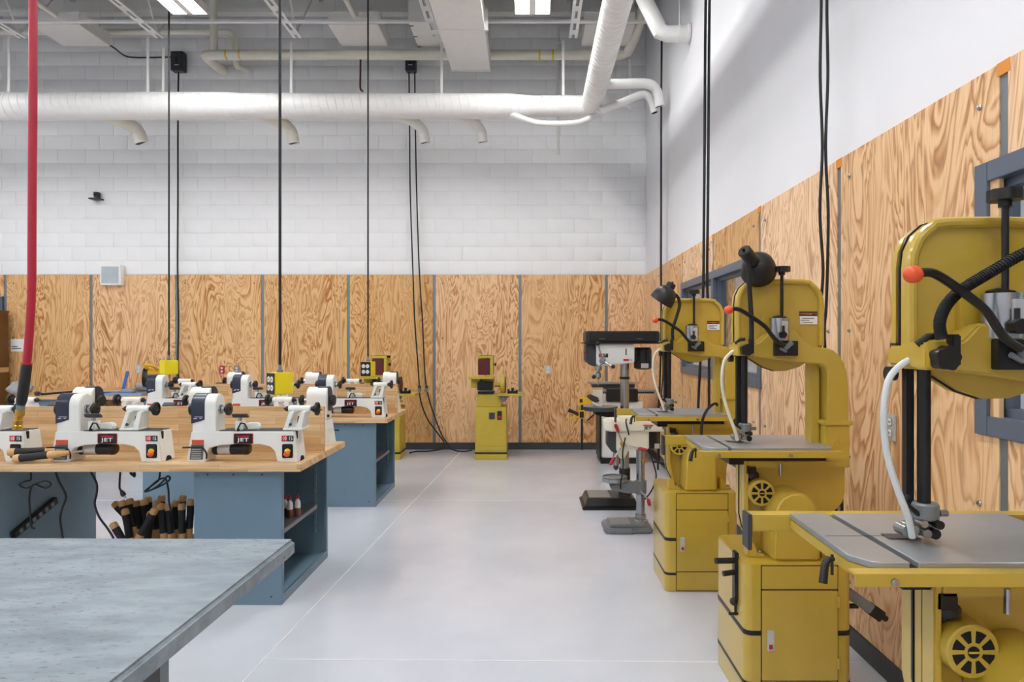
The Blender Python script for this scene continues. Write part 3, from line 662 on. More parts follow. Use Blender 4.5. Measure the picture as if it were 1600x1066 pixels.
# ------------------------------------------------------------------ wood lathes
def make_lathe(label, tail=0., rest=0.):
    t = thing('wood_lathe', label, 'lathe', (0, 0, 0), 0, 'white mini lathes on the benches')
    D = .15
    prof = [(0, 0), (.113, 0), (.122, .05), (.138, .082), (.2, .1), (.3, .108), (.44, .106), (.50, .094), (.53, .065), (.545, 0), (.669, 0), (.646, .183), (.03, .183)]
    b = B(); b.prism(prof, 0, D, 'y', .004); body = b.build('bed_casting', 'white', t)
    b = B(); b.box(.19, .642, .012, .062, .183, .187); b.box(.19, .642, .088, .138, .183, .187); b.build('bed_way', 'darkgrey', t)
    B().box(.62, .652, .03, .05, .13, .18).build('slot', 'dark', body)
    b = B(); b.prism([(.045, .0), (.045, .0)] and [(.05, -.001)] + arc(.075, -.001, .03, 180, 0, 6) , .655, .672, 'x'); b.build('foot_arch', 'dark', body)
    # headstock
    A = [(.012, .18)] + [(.012, .335)] + arc(.075, .342, .063, 180, 0, 10) + [(.138, .335), (.138, .18)]
    h = B().prism(A, .03, .17, 'x', .004).build('headstock', 'white', t)
    A2 = [(.008, .24)] + arc(.075, .342, .067, 180, 70, 8) + [(.098, .24)]
    b = B(); b.poly([(.024, u, v if i else v - .012) for i, (u, v) in enumerate(A2)], [(.104, u, v if i else v + .012) for i, (u, v) in enumerate(A2)], .002); b.build('belt_cover', 'navy', h)
    b = B(); b.box(.045, .095, .0066, .0085, .268, .271); b.box(.04, .06, .0066, .0085, .257, .262); b.box(.075, .09, .0066, .0085, .259, .264); b.build('print', 'label', h)
    B().rev((.024, .075, .31), (-1, 0, 0), [(.012, 0), (.012, .008), (.036, .010), (.039, .014), (.039, .03), (.034, .035), (.012, .036)], 24).build('handwheel', 'black', t)
    sp = B().rev((.17, .075, .31), (1, 0, 0), [(.03, 0), (.028, .01), (.021, .012), (.021, .03)], 20).build('spindle', 'steel', t)
    B().rev((.2, .075, .31), (1, 0, 0), [(.013, 0), (.013, .012), (.037, .013), (.039, .016), (.039, .027), (.036, .03), (.012, .031), (.011, .026)], 24).build('faceplate', 'black', sp)
    B().ball((.026, .112, .205), .011).build('index_knob', 'black', h)
    for k in range(3): B().box(.012 + .001 * k, .034, .03, .12, .05 + .03 * k, .062 + .03 * k, .004).build('louvre', 'white', body)
    # tool rest
    r = rest
    tr = B().box(.287 + r, .325 + r, .01, .075, .187, .245, .004).prism([(.325 + r, .188), (.325 + r, .225), (.40 + r, .23), (.418 + r, .215), (.415 + r, .188)], .05, .09, 'y', .005).build('banjo', 'white', t)
    B().tube([(.308 + r, -.004, .192), (.314 + r, -.006, .205), (.33 + r, -.007, .235), (.352 + r, -.007, .231), (.368 + r, -.006, .2)], .005, 8, 0).cyl((.31 + r, -.004, .192), (.31 + r, .012, .192), .008, 10).build('lock_handle', 'black', tr)
    b = B(); b.cyl((.31 + r, .03, .24), (.31 + r, .03, .268), .011); b.build('rest_post', 'steel', tr)
    b = B(); b.prism([(-.012, .288), (.0, .268), (.03, .262), (.042, .27), (.012, .29)], .275 + r, .362 + r, 'x', .003); b.build('tool_rest', 'darkgrey', tr)
    # tailstock
    q = tail
    b = B(); b.box(.572 + q, .69 + q, .012, .138, .187, .202, .004)
    for y0, y1 in ((.025, .125),):
        b.prism([(.574 + q, .2), (.598 + q, .2), (.634 + q, .298), (.606 + q, .298)], y0, y1, 'y', .003)
        b.prism([(.648 + q, .2), (.682 + q, .2), (.704 + q, .298), (.676 + q, .298)], y0, y1, 'y', .003)
    b.box(.598 + q, .66 + q, .07, .08, .2, .24)
    ts = b.build('tailstock', 'white', t)
    B().rev((.588 + q, .075, .312), (1, 0, 0), [(.017, 0), (.021, .004), (.021, .132), (.017, .136)], 20).build('barrel', 'white', ts)
    B().rev((.59 + q, .075, .312), (-1, 0, 0), [(.013, 0), (.016, .003), (.016, .018), (.008, .024), (.004, .034)], 16).build('live_center', 'black', ts)
    B().rev((.722 + q, .075, .312), (1, 0, 0), [(.012, 0), (.012, .012), (.02, .014), (.022, .03), (.041, .032), (.041, .046), (.035, .048), (.034, .042), (.012, .04)], 24).cyl((.768 + q, .045, .31), (.80 + q, .045, .308), .003, 8).build('handwheel', 'black', ts)
    B().rev((.616 + q, .025, .222), (0, -1, 0), [(.009, 0), (.009, .006), (.005, .007)], 10).build('set_screw', 'darkgrey', ts)
    B().tube([(.645 + q, .07, .20), (.654 + q, .045, .24), (.66 + q, .04, .27)], .005, 8).build('lock_lever', 'black', ts)
    # labels
    wl = B().poly([(.02, -.0012, .014), (.1, -.0012, .014), (.106, -.0012, .105), (.031, -.0012, .105)], [(.02, .001, .014), (.1, .001, .014), (.106, .001, .105), (.031, .001, .105)]).build('warning_label', 'lblgrey', body)
    B().box(.034, .106, -.0012, .001, .106, .133).build('warning_strip', 'lblorange', body)
    b = B()
    for i in range(6): b.box(.03 + .001 * i, .088, -.0018, -.001, .022 + .013 * i, .026 + .013 * i)
    b.build('print', 'label', body)
    B().tube([(-.016, -.012, .088), (.09, -.012, .09), (.112, -.012, .078), (.126, -.01, .05), (.122, -.004, .022)], .005, 8, 4).build('hex_key', 'rubber', t)
    mo = B().rev((.13, .075, .068), (1, 0, 0), [(.02, 0), (.036, .006), (.036, .19), (.02, .192)], 20).build('motor', 'black', t)
    B().rev((.165, .075, .068), (1, 0, 0), [(.0355, 0), (.0372, .001), (.0372, .075), (.0355, .076)], 20).build('motor_label', 'label', mo)
    B().rev((.318, .075, .068), (1, 0, 0), [(.0365, 0), (.038, .003), (.036, .024), (.028, .034), (.008, .037)], 20).build('fan_cover', 'motorbrown', mo)
    bd = B().box(.283, .402, -.003, .003, .109, .171, .003).build('badge', 'lblred', t)
    B().box(.288, .397, -.0042, -.002, .113, .167, .002).build('badge_face', 'black', bd)
    B().box(.303, .382, -.0052, -.003, .153, .158).build('badge_bar', 'lblred', bd)
    text('lettering', 'JET', .030, (.343, -.005, .133), 'paper', bd, sx=1.45, off=.015, sp=1.15)
    ml = B().box(.572, .607, -.0022, .001, .124, .158).build('model_plate', 'lblred', t)
    B().box(.607, .643, -.0022, .001, .124, .158).build('plate_half', 'black', ml)
    text('number', '10', .031, (.589, -.003, .141), 'paper', ml, sx=.85, off=.006); text('number', '15', .031, (.625, -.003, .141), 'paper', ml, sx=.85, off=.006)
    s_ = B().box(.575, .64, -.006, .002, .024, .108, .007).build('switch_plate', 'black', t)
    B().ball((.609, -.008, .066), .019, (1, .5, .85), 14).build('start_button', 'yellowpl', s_)
    B().ball((.605, -.008, .048), .02, (1, .5, .8), 14).build('stop_paddle', 'orange', s_)
    return t
def lathe_at(x, y, rot, label, tail, rest):
    t = make_lathe(label, tail, rest); t.location = (x, y, WT1); t.rotation_euler.z = rot
    return t
LX = (-2.075, -2.89, -3.705)
LF1 = ('white mini lathe on the near bench front edge, closest to the aisle', 'white mini lathe on the near bench front edge, middle of the row', 'white mini lathe under the brass hose fitting, partly out of the photo')
LF2 = ('white mini lathe facing out on the far bench, at its aisle end', 'white mini lathe facing out on the far bench, behind the yellow outlet box', 'white mini lathe facing out on the far bench, below the yellow mitre saw')
LB1 = ('lathe turned away behind the near bench divider, at the aisle end', 'lathe turned away behind the near bench divider, middle of the row', 'lathe turned away behind the near bench divider, by the red hose')
LB2 = ('lathe turned away behind the far bench divider, at the aisle end', 'lathe turned away behind the far bench divider, middle of the row', 'lathe turned away behind the far bench divider, by the hanging wall cord')
FT1, FR1 = (0., -.17, -.19), (0., -.07, -.05)
FT2, FR2 = (-.045, -.13, -.26), (.02, -.05, -.03)
BT1, BT2 = (-.30, -.055, -.125), (-.16, -.2, -.015)
for i in range(3):
    lathe_at(LX[i], 4.02, 0, LF1[i], FT1[i], FR1[i]); lathe_at(LX[i], 4.02 + 2.37, 0, LF2[i], FT2[i], FR2[i])
    xb2 = -1.40 - .815 * i
    lathe_at(xb2, 4.79, PI, LB1[i], BT1[i], .12 if BT1[i] < -.2 else .05); lathe_at(xb2, 4.79 + 2.37, PI, LB2[i], BT2[i], .12 if BT2[i] < -.15 else -.02)

# ------------------------------------------------------------------ foreground table
t = thing('work_table', 'scuffed blue-grey work table filling the corner, nothing on its top', 'table', (-1.9, 1.5, 0)); O = Vector((-1.9, 1.5, 0))
B(O).poly([(-3.4, .55, .736), (-.952, .55, .736), (-.918, 2.60, .736), (-3.4, 2.63, .736)], [(-3.4, .55, .80), (-.952, .55, .80), (-.918, 2.60, .80), (-3.4, 2.63, .80)], .012, 3).build('table_top', 'tabletop', t)
B(O).box(-2.7, -1.12, .9, 2.07, .0, .737, .004).build('pedestal', 'tableedge', t)
B(O).box(-1.125, -1.115, .96, 2.01, .05, .70, .002).build('side_panel', 'darkgrey', t)
B(O).box(-3.2, -2.75, .7, 2.4, .0, .737, .004).build('pedestal', 'tableedge', t)

# ------------------------------------------------------------------ things under and on the near bench
bin_ = thing('tool_bin', 'pale bin holding turning tools under the near bench', 'bin', (-2.4, 4.45, 0)); O = Vector((-2.4, 4.45, 0))
b = B(O); x0, x1, y0, y1 = -2.80, -2.02, 4.22, 4.70
b.box(x0, x1, y0, y0 + .015, 0, .22); b.box(x0, x1, y1 - .015, y1, 0, .22); b.box(x0, x0 + .015, y0, y1, 0, .22); b.box(x1 - .015, x1, y0, y1, 0, .22); b.build('side', 'cream', bin_)
B(O).box(x0, x1, y0, y1, .0, .015).build('base', 'cream', bin_)
tools = [(178, 786, 196, 806, 4.62), (190, 783, 206, 842, 4.44), (202, 780, 216, 838, 4.55), (213, 783, 222, 838, 4.55), (195, 796, 204, 850, 4.38), (231, 777, 236, 842, 4.56), (225, 781, 232, 840, 4.50),
         (176, 818, 200, 858, 4.27), (253, 775, 248, 838, 4.58), (243, 795, 214, 846, 4.31), (245, 783, 243, 838, 4.52), (251, 788, 257, 846, 4.38), (262, 789, 268, 846, 4.40), (286, 775, 280, 838, 4.56),
         (275, 783, 272, 838, 4.50), (284, 788, 285, 846, 4.38), (299, 781, 294, 846, 4.42), (236, 800, 230, 846, 4.42)]
TN = ['tool leaning out flat at the bin corner, short of the others', 'tool second from the bin corner, tall behind a lower handle', 'third tool along from the corner, leaning slightly', 'tool standing alone before the blue panel edge', 'lower tool with a pinkish end in front of tall ones',
      'tallest tool at the blue panel edge', 'tool just before the tallest one', 'lowest tool leaning out over the bin corner', 'tool right below the coiled cord', 'tool slanting across the others', 'tool half hidden behind the slanting one',
      'upright tool with a clean pale end in the front row', 'upright tool under the hanging cord end', 'dark-ended tool at the back beside the pedestal', 'tool in front of the dark-ended one', 'front upright tool beside the pedestal', 'tool cut off by the pedestal edge', 'short tool low in the middle of the bin']
def turning_tool(p0, p1, lab, full=.34, r=.0245):
    p0, p1 = Vector(p0), Vector(p1); d = (p1 - p0).normalized()
    t = thing('turning_tool', 'black-gripped turning ' + lab, 'tool', p0, 0, 'turning tools with black grips'); O = p0
    B(O).rev(p0, d, [(.006, -.006), (r * .8, -.002), (r, .012), (r, .034), (r * .92, .036)], 14).build('end_cap', 'wood', t)
    B(O).rev(p0 + d * .034, d, [(r * .96, 0), (r * .98, .01), (r * .9, .07), (r * .95, .145), (r * .9, .155)], 14).build('grip', 'grip', t)
    B(O).rev(p0 + d * .188, d, [(r * .9, 0), (r * .97, .01), (r * .9, .05), (r * .6, .10), (r * .5, .115)], 14).build('ferrule', 'wood', t)
    B(O).cyl(p0 + d * .33, p0 + d * full, .008, 8).build('blade', 'steel', t)
for (a, c, e, f, Y), lab in zip(tools, TN):
    p0 = W(a, c, Y); p1 = W(e, f, Y); d = (p1 - p0).normalized()
    L = max(.37, min(.5, (p0.z - .03) / max(.3, -d.z)))
    turning_tool(p0, p1, lab, L)
turning_tool(W(13, 707, 3.99) + Vector((0, 0, 0)), W(70, 704.5, 4.05), 'tool lying on the near bench, the one farther from the edge', .38, .024)
turning_tool(W(22, 717, 3.965), W(76, 711, 3.99), 'tool lying on the near bench, the one closer to the edge', .38, .024)
# glue bottles
for x, y, lab in ((-1.566, 4.33, 'amber glue bottle with red tip on the bench shelf, in front'), (-1.53, 4.37, 'amber glue bottle with red tip on the bench shelf, toward the aisle'), (-1.61, 4.36, 'amber glue bottle with red tip on the bench shelf, mostly hidden by pedestal')):
    t = thing('glue_bottle', lab, 'bottle', (x, y, .428), 0, 'glue bottles on the shelf')
    B().rev((0, 0, 0), (0, 0, 1), [(.017, 0), (.019, .004), (.019, .055)], 16).build('glue_fill', 'amber', t)
    B().rev((0, 0, .055), (0, 0, 1), [(.0188, 0), (.019, .02), (.017, .04), (.009, .052), (.009, .06)], 16).build('bottle_shoulder', 'paper', t)
    B().rev((0, 0, .115), (0, 0, 1), [(.011, 0), (.011, .01), (.006, .012), (.0025, .03)], 12).build('nozzle', 'lblred', t)
# cords and power strip below the near bench
Yc = 4.03
cord('lathe_cable', 'black cord coiled in a bow under the near bench above the power strip', [W(48, 738, Yc), W(48, 750, Yc), W(40, 752, Yc - .02), W(30, 758, Yc - .02), (W(42, 763, Yc - .03)), W(58, 755, Yc - .03), W(72, 752, Yc - .02), W(80, 757, Yc - .02), W(70, 763, Yc - .02), W(52, 757, Yc - .01), W(46, 775, Yc), W(47, 800, Yc), W(49, 822, Yc + .05), W(54, 826, Yc + .10)], .0055, 'rubber', 4)
cord('lathe_cable', 'black cord hanging in an S beside the power strip under the bench', [W(87, 738, Yc), W(92, 752, Yc), W(103, 775, Yc), W(97, 795, Yc), W(94, 812, Yc), W(97, 835, Yc), W(99, 850, Yc), W(99, 900, Yc), W(95, 938, Yc)], .0062)
cord('lathe_cable', 'black cord hanging at the edge of the dark pedestal under the bench', [W(142, 738, Yc), W(151, 756, Yc), W(151, 772, Yc), W(148, 788, Yc), W(155, 808, Yc), W(168, 826, Yc), W(178, 843, Yc), W(186, 870, Yc), W(190, 938, Yc)], .0062)
t = thing('plug_cable', 'black cord with a loose three-prong plug hanging before the bare floor', 'cord', W(188, 738, Yc)); O = t.location.copy()
B(O).tube([W(188, 738, Yc), W(187, 752, Yc), W(187, 763, Yc), W(190, 768, Yc)], .006, 8, 4).build('cable', 'rubber', t)
b = B(O); b.tube([W(189.5, 767, Yc), W(192, 772, Yc), W(194, 775, Yc)], [.009, .015, .013], 10); b.build('plug', 'black', t)
b = B(O)
for q in (-1.5, 1.5): b.tube([W(194 + q, 775, Yc), W(196 + q, 779, Yc)], .0035, 6)
b.build('prong', 'steel', t)
cord('lathe_cable', 'black cord coiled on the blue panel above the turning tools', [W(250, 738, Yc), W(248, 750, Yc), W(240, 757, Yc - .02), W(226, 768, Yc - .02), W(236, 766, Yc - .03), W(252, 755, Yc - .03), W(262, 744, Yc - .02), W(265, 750, Yc - .02), W(250, 760, Yc - .02), W(230, 767, Yc), W(245, 752, Yc), W(258, 748, Yc), W(263, 765, Yc), W(264, 784, Yc), W(268, 800, Yc)], .0055, 'rubber', 4)
cord('lathe_cable', 'short black cord bundle tucked under the near bench top', [W(204, 738, Yc), W(206, 742, Yc), W(210, 739, Yc), W(210, 745, Yc), W(206, 740, Yc)], .007, 'rubber', 3)
t = thing('power_strip', 'black power strip slanting on the dark pedestal under the near bench', 'power strip', (-3.154, 4.2, .5)); O = Vector((-3.154, 4.2, .5))
pa, pb = Vector((-3.152, 4.10, .40)), Vector((-3.152, 4.40, .505)); d = pb - pa; L = d.length; an = math.atan2(d.z, d.y); c_ = (pa + pb) / 2
B(O).obox(c_, (.03, L + .08, .05), (an, 0, 0), .006).build('casing', 'black', t)
for k in range(6):
    p = pa + d * ((k + .3) / 5.6); B(O).obox(p + Vector((.016, 0, 0)), (.004, .028, .028), (an, 0, 0), .001).build('socket', 'grey', t)
# red air hose
hs = thing('air_hose', 'crimson air hose hanging from the roof with a black sleeve and brass coupling', 'hose', W(50, 0, 3.8)); O = hs.location.copy(); Y = 3.8
B(O).tube([Vector((W(52, 0, Y).x, Y, ZT - .05)), W(52, -120, Y), W(51.5, 0, Y), W(51.5, 150, Y), W(50.5, 280, Y), W(50, 380, Y), W(49.5, 450, Y), W(47, 505, Y), W(44, 545, Y), W(41.5, 570, Y)], .0215, 14, 4).build('hose', 'hosered', hs)
B(O).tube([W(42, 568, Y), W(41.5, 572, Y), W(38, 600, Y), W(34, 625, Y), W(32.5, 633, Y)], [.022, .027, .0275, .027, .022], 16).build('sleeve', 'black', hs)
B(O).tube([W(42.2, 567, Y), W(41.8, 569.5, Y)], .0265, 16).build('hose_clamp', 'hosered', hs)
B(O).tube([W(32.5, 633, Y), W(31.5, 641, Y)], .021, 12).build('adapter', 'grey', hs)
B(O).tube([W(31.5, 641, Y), W(30.5, 650, Y), W(30.2, 651, Y), W(29, 656, Y), W(28.8, 657, Y), W(28, 664, Y), W(27.7, 665, Y), W(27, 671, Y)], [.024, .024, .018, .018, .024, .021, .025, .025], 16).build('brass_coupling', 'brass', hs)

# ------------------------------------------------------------------ pendant outlet boxes
def pendant(px, ztop, zbot, Y, rz, lab, wd, thick, full=False):
    x = XW(px, Y); z0, z1 = ZW(zbot, Y), ZW(ztop, Y); h = z1 - z0
    t = thing('pendant_outlet_box', lab, 'outlet box', (x, Y, z0), rz, 'yellow outlet boxes on cords'); w2 = wd / 2
    bx = B().box(-w2, w2, -w2 * thick, w2 * thick, 0, h, .006).build('housing', 'outlet', t)
    fp = B().box(-w2 * .94, w2 * .94, -w2 * thick - .004, -w2 * thick + .002, .004, h - .004, .002).build('face_plate', 'black', t)
    for sx in (-1, 1):
        for zz in (.31, .69):
            s_ = B().rev((sx * w2 * .38, -w2 * thick - .003, h * zz), (0, -1, 0), [(.0225, 0), (.0225, .003), (.02, .005)], 16).build('receptacle', 'paper', fp)
    b = B()
    for sx in (-1, 1):
        for zz in (.31, .69):
            for q in (-.008, .008): b.box(sx * w2 * .38 + q - .002, sx * w2 * .38 + q + .002, -w2 * thick - .0095, -w2 * thick - .007, h * zz - .007, h * zz + .007)
    b.build('slot', 'black', fp)
    B().rev((0, 0, h), (0, 0, 1), [(.022, 0), (.022, .02), (.014, .022), (.013, .05), (.009, .06)], 14).build('strain_relief', 'grey', t)
    B().cyl((0, 0, h + .05), (0, 0, ZT - .1 - z0), .010 if Y > 6 else .011, 8).build('cord', 'rubber', t)
pendant(437.5, 582, 616, 5.0, -PI / 4, 'yellow outlet box hanging between the two lathe benches, black face showing', .14, 1.0)
pendant(264, 563, 585, 7.95, PI * .80, 'yellow outlet box hanging beside the mitre saw, plain side showing', .15, 1.)
pendant(575, 565, 588, 7.9, -.22, 'yellow outlet box hanging in front of the bench sander', .135, .9)

# ------------------------------------------------------------------ bandsaws (drawn for the middle saw, then copied)
SO = Vector((1.1, 3.05, 0))
def G(pts, Y): return [(XW(x, Y), ZW(y, Y)) for x, y in pts]
def make_saw(label, front=False):
    t = thing('bandsaw', label, 'bandsaw', SO, 0, 'gold bandsaws along the side wall'); b_ = lambda: B(SO)
    # cabinet stand
    x0, x1, y0, y1, zc = .90, 1.355, 2.84, 3.28, .62; r = .035
    def rr(x0, x1, y0, y1, r): return arc(x0 + r, y0 + r, r, 180, 270, 5) + arc(x1 - r, y0 + r, r, 270, 360, 5) + arc(x1 - r, y1 - r, r, 0, 90, 5) + arc(x0 + r, y1 - r, r, 90, 180, 5)
    cb = b_().prism(rr(x0, x1, y0, y1, r), .0, zc, 'z', .004).build('cabinet', 'yellow', t)
    b_().prism(rr(x0 - .002, x1 + .002, y0 - .002, y1 + .002, r), .318, .338, 'z').build('stripe', 'black', cb)
    b_().prism(rr(x0 - .002, x1 + .002, y0 - .002, y1 + .002, r), .105, .120, 'z').build('stripe', 'black', cb)
    q0, q1 = XW(1190, y0), XW(1308, y0)
    b_().box(q0 - .0035, q1 + .0035, y0 - .0015, y0 + .004, .008, .6155).build('door_gap', 'dark', cb)
    b_().box(q0, q1, y0 - .006, y0 + .004, .515, .612, .002).build('upper_panel', 'yellow', cb)
    dr = b_().box(q0, q1, y0 - .008, y0 + .004, .13, .51, .002).build('door', 'yellow', cb)
    b_().box(q0, q1, y0 - .006, y0 + .004, .012, .125, .002).build('kick_panel', 'yellow', cb)
    for z in (.44, .18): b_().cyl((q1 + .004, y0 - .008, z), (q1 + .004, y0 - .008, z + .045), .006, 10).build('hinge', 'yellow', dr)
    la = b_().box(q0 + .02, q0 + .05, y0 - .014, y0 - .006, .255, .345, .003).build('latch', 'label', dr)
    b_().box(q0 + .027, q0 + .043, y0 - .016, y0 - .012, .265, .285, .002).build('latch_button', 'lblred', dr)
    for x in (.975, 1.30):
        b_().prism([(x - .035, zc), (x + .04, zc), (x + .04, zc + .012), (x + .01, zc + .015), (x - .005, zc + .06), (x - .03, zc + .07)], 2.93, 3.0, 'y', .004).build('mounting_foot', 'yellow', t)
        b_().rev((x + .025, 2.96, zc + .012), (0, 0, 1), [(.012, 0), (.012, .008), (.006, .012)], 6).build('bolt', 'steel', t)
    # lower frame
    lo = [(1.02, zc), (.985, .66), (.957, .72), (.945, .78), (.945, 1.03), (1.415, 1.03), (1.415, .88), (1.403, .835), (1.378, .805), (1.35, .79), (1.34, .74), (1.335, zc)]
    lf = b_().prism(lo, 3.035, 3.068, 'y', .004).build('lower_frame', 'yellow', t)
    b_().prism([(.945, .78), (.957, .72), (.985, .66), (1.0, .645), (.975, .72), (.963, .78), (.963, 1.03), (.945, 1.03)], 2.99, 3.037, 'y', .003).build('frame_flange', 'yellow', lf)
    b_().box(.963, 1.415, 2.99, 3.037, 1.0, 1.03, .003).build('frame_flange', 'yellow', lf)
    b_().prism([(x - (.003 if x < 1.2 else -.003), z) for x, z in lo], 3.068, 3.074, 'y').build('seam', 'black', lf)
    b_().prism(lo, 3.074, 3.125, 'y', .006).build('wheel_cover', 'yellow', lf)
    # column and C-arm
    Yc = 3.0
    poly = [(1152, 554), (1152, 538), (1180, 537), (1188, 533), (1200, 521), (1242, 516), (1258, 534), (1270, 541), (1292, 544)] + [(1303, 548), (1312, 556), (1319, 567), (1324, 583), (1326, 605), (1327, 661), (1294, 661), (1293, 584), (1291, 576), (1286, 571), (1277, 569), (1247, 567), (1215, 562)]
    ca = b_().prism(G(poly, Yc), 3.0, 3.13, 'y', .006, 3).build('c_frame', 'yellow', t)
    b_().box(1.30, 1.43, 2.985, 3.15, 1.188, 1.21, .005).box(1.312, 1.418, 2.997, 3.14, 1.02, 1.19, .005).build('column_base', 'yellow', ca)
    b_().box(1.275, 1.31, 3.06, 3.14, 1.03, 1.47, .004).build('column_rib', 'yellow', ca)
    em = b_(); cx, cz, k = 1.365, 1.115, .011
    em.prism([(cx - k, cz + .012), (cx + k, cz + .012), (cx, cz + .012 + k * 1.8)], 2.993, 2.999, 'y')
    em.rev((cx - .013, 2.999, cz - .004), (0, -1, 0), [(.009, 0), (.009, .006)], 10); em.rev((cx + .013, 2.999, cz - .004), (0, -1, 0), [(.009, 0), (.009, .006)], 10)
    em.build('foundry_mark', 'yellow', ca)
    # upper wheel housing
    Yh = 3.06
    up = [(1151, 556), (1151, 476)] + [(1152.5, 462), (1158, 450), (1168, 441), (1180, 437.5)] + [(1256, 437.5), (1270, 442), (1280, 452), (1285, 464), (1287, 478), (1287, 543)] + [(1268, 563), (1250, 574), (1232, 579.5), (1213, 580), (1195, 574), (1178, 563), (1166, 557)]
    uh = b_().prism(G(up, Yh), Yh + .012, 3.10, 'y', .003).build('wheel_housing', 'yellow', t)
    big = [(x + (-.8 if x < 1220 else .8), y + (-.8 if y < 500 else .8)) for x, y in up]
    b_().prism(G(big, Yh), 3.10, 3.106, 'y').build('seam', 'black', uh)
    b_().prism(G(up, Yh), 3.106, 3.152, 'y', .014, 3).build('wheel_cover', 'yellow', uh)
    lip = [(1154, 548), (1154, 476), (1156, 463), (1161, 452), (1170, 444), (1181, 440.5), (1255, 440.5), (1268, 444.5), (1277.5, 453.5), (1282.5, 465), (1284, 478), (1284, 540)]
    b_().tube([(x, Yh + .008, z) for x, z in G(lip, Yh)], .013, 10, 2).build('housing_rim', 'yellow', uh)
    b_().prism(G([(1189, 492), (1194, 488), (1244, 488), (1249, 492), (1249, 530), (1189, 530)], Yh), Yh - .012, Yh + .02, 'y', .006).build('raised_pad', 'yellow', uh)
    # sticker
    Ys = Yh + .008
    b_().prism(G([(1249, 487), (1277, 487), (1277, 494), (1249, 494)], Ys), Ys, Ys + .01, 'y').build('sticker_top', 'black', uh)
    b_().prism(G([(1249, 494), (1277, 494), (1277, 507), (1249, 507)], Ys), Ys, Ys + .01, 'y').build('sticker', 'paper', uh)
    p = W(1263, 490.6, Ys - .001) - SO; text('lettering', 'POWERMATIC', .0135, p, 'tape', uh)
    b = b_()
    for (a, c, d, e) in ((1253, 1272, 497, 498.2), (1251, 1265, 500, 501), (1254, 1270, 503.5, 504.5)): b.prism(G([(a, d), (c, d), (c, e), (a, e)], Ys), Ys - .0008, Ys + .002, 'y')
    b.build('print', 'darkgrey', uh)
    # guide block, knob, lamp socket
    b_().prism(G([(1151, 556), (1151, 535), (1179, 534), (1179, 556)], 2.97), 2.95, 3.05, 'y', .005).build('guide_block', 'yellow', t)
    b_().star(W(1166, 547, 2.935), (0, 1, 0), .027, .03, 5).cyl(W(1166, 547, 2.93), W(1166, 547, 2.97), .012).build('guide_knob', 'black', t)
    b_().box(XW(1171, 2.94), XW(1178, 2.94), 2.935, 2.96, ZW(553, 2.94), ZW(529, 2.94), .003).build('lamp_clamp', 'black', t)
    b_().tube([W(1149, 537, 2.98), W(1156, 531, 2.97), W(1164, 530, 2.97)], .008, 8).build('guard_clip', 'black', t)
    # tension screw
    tk = b_().cyl(W(1221.5, 424, 3.02), W(1221.5, 500, 3.02), .0075, 10).build('tension_screw', 'blackm', t)
    b_().star(W(1221.5, 421, 3.02), (0, 0, 1), .037, .024, 8, 48, .1).cyl(W(1221.5, 430, 3.02), W(1221.5, 422, 3.02), .014).build('tension_knob', 'black', tk)
    b = b_(); c1 = W(1221, 500, 2.99)
    ar = [(c1.x + math.cos(math.radians(a)) * .043, 3.02 + math.sin(math.radians(a)) * .045) for a in range(180, 361, 20)]
    b.prism(ar, ZW(532, 2.99), ZW(497, 2.99), 'z'); br = b.build('spring_bracket', 'steel', t)
    b_().box(c1.x - .004, c1.x + .022, 2.968, 2.98, ZW(524, 2.98), ZW(502, 2.98), .001).build('scale_plate', 'label', br)
    b_().cyl(W(1224, 522, 2.965), W(1224, 509, 2.965), .006, 8).build('pointer', 'black', br)
    b_().tube([W(1208, 498, 3.02), W(1216, 496, 3.02), W(1228, 498, 3.02)], .01, 8).build('bracket_cap', 'black', br)
    b_().box(XW(1210, 2.985), XW(1246, 2.985), 2.975, 3.002, ZW(556, 2.985), ZW(533, 2.985), .002).build('release_plate', 'black', t)
    lv = b_().tube([W(1140, 484, 2.9), W(1151, 483, 2.9), W(1163, 488, 2.91), W(1180, 499, 2.92), W(1196, 511, 2.93), W(1206, 524, 2.94), W(1214, 533, 2.95), W(1226, 540, 2.96)], .0095, 10, 4).build('release_lever', 'blackm', t)
    b_().ball(W(1138.5, 484.5, 2.9), .0185, (1.1, 1, 1)).build('lever_ball', 'orange', lv)
    b_().star(W(1223, 523, 2.95), (0, 1, 0), .017, .02, 5).build('lever_hub', 'black', lv)
    b_().obox(W(1232, 540, 2.965), (.045, .012, .02), (0, -.7, 0), .002).obox(W(1224, 547, 2.968), (.035, .008, .012), (0, .5, 0), .002).build('cam', 'grey', lv)
    # guide post, guard, blade, guides
    b_().cyl(W(1163, 552, 3.07), W(1163, 668, 3.07), .0145, 16).build('guide_post', 'blackm', t)
    b_().box(XW(1149.5, 3.1), XW(1155.5, 3.1), 3.085, 3.11, ZW(664, 3.1), ZW(552, 3.1), .003).build('blade_guard', 'black', t)
    b_().box(.9295, .935, 3.112, 3.142, 1.542, 1.558).build('tag', 'motorbrown', uh)
    b_().cyl((.935, 3.13, 1.485), (.915, 3.13, 1.485), .017).build('cover_knob', 'black', uh)
    b_().box(.955, .967, 3.108, 3.1088, 1.0, 1.5).build('saw_blade', 'steel', t)
    gx = XW(1163, 3.08)
    gd = b_().rev((gx, 3.07, 1.152), (0, 0, 1), [(.026, 0), (.029, .004), (.029, .034), (.025, .038)], 20).build('guide_holder', 'grey', t)
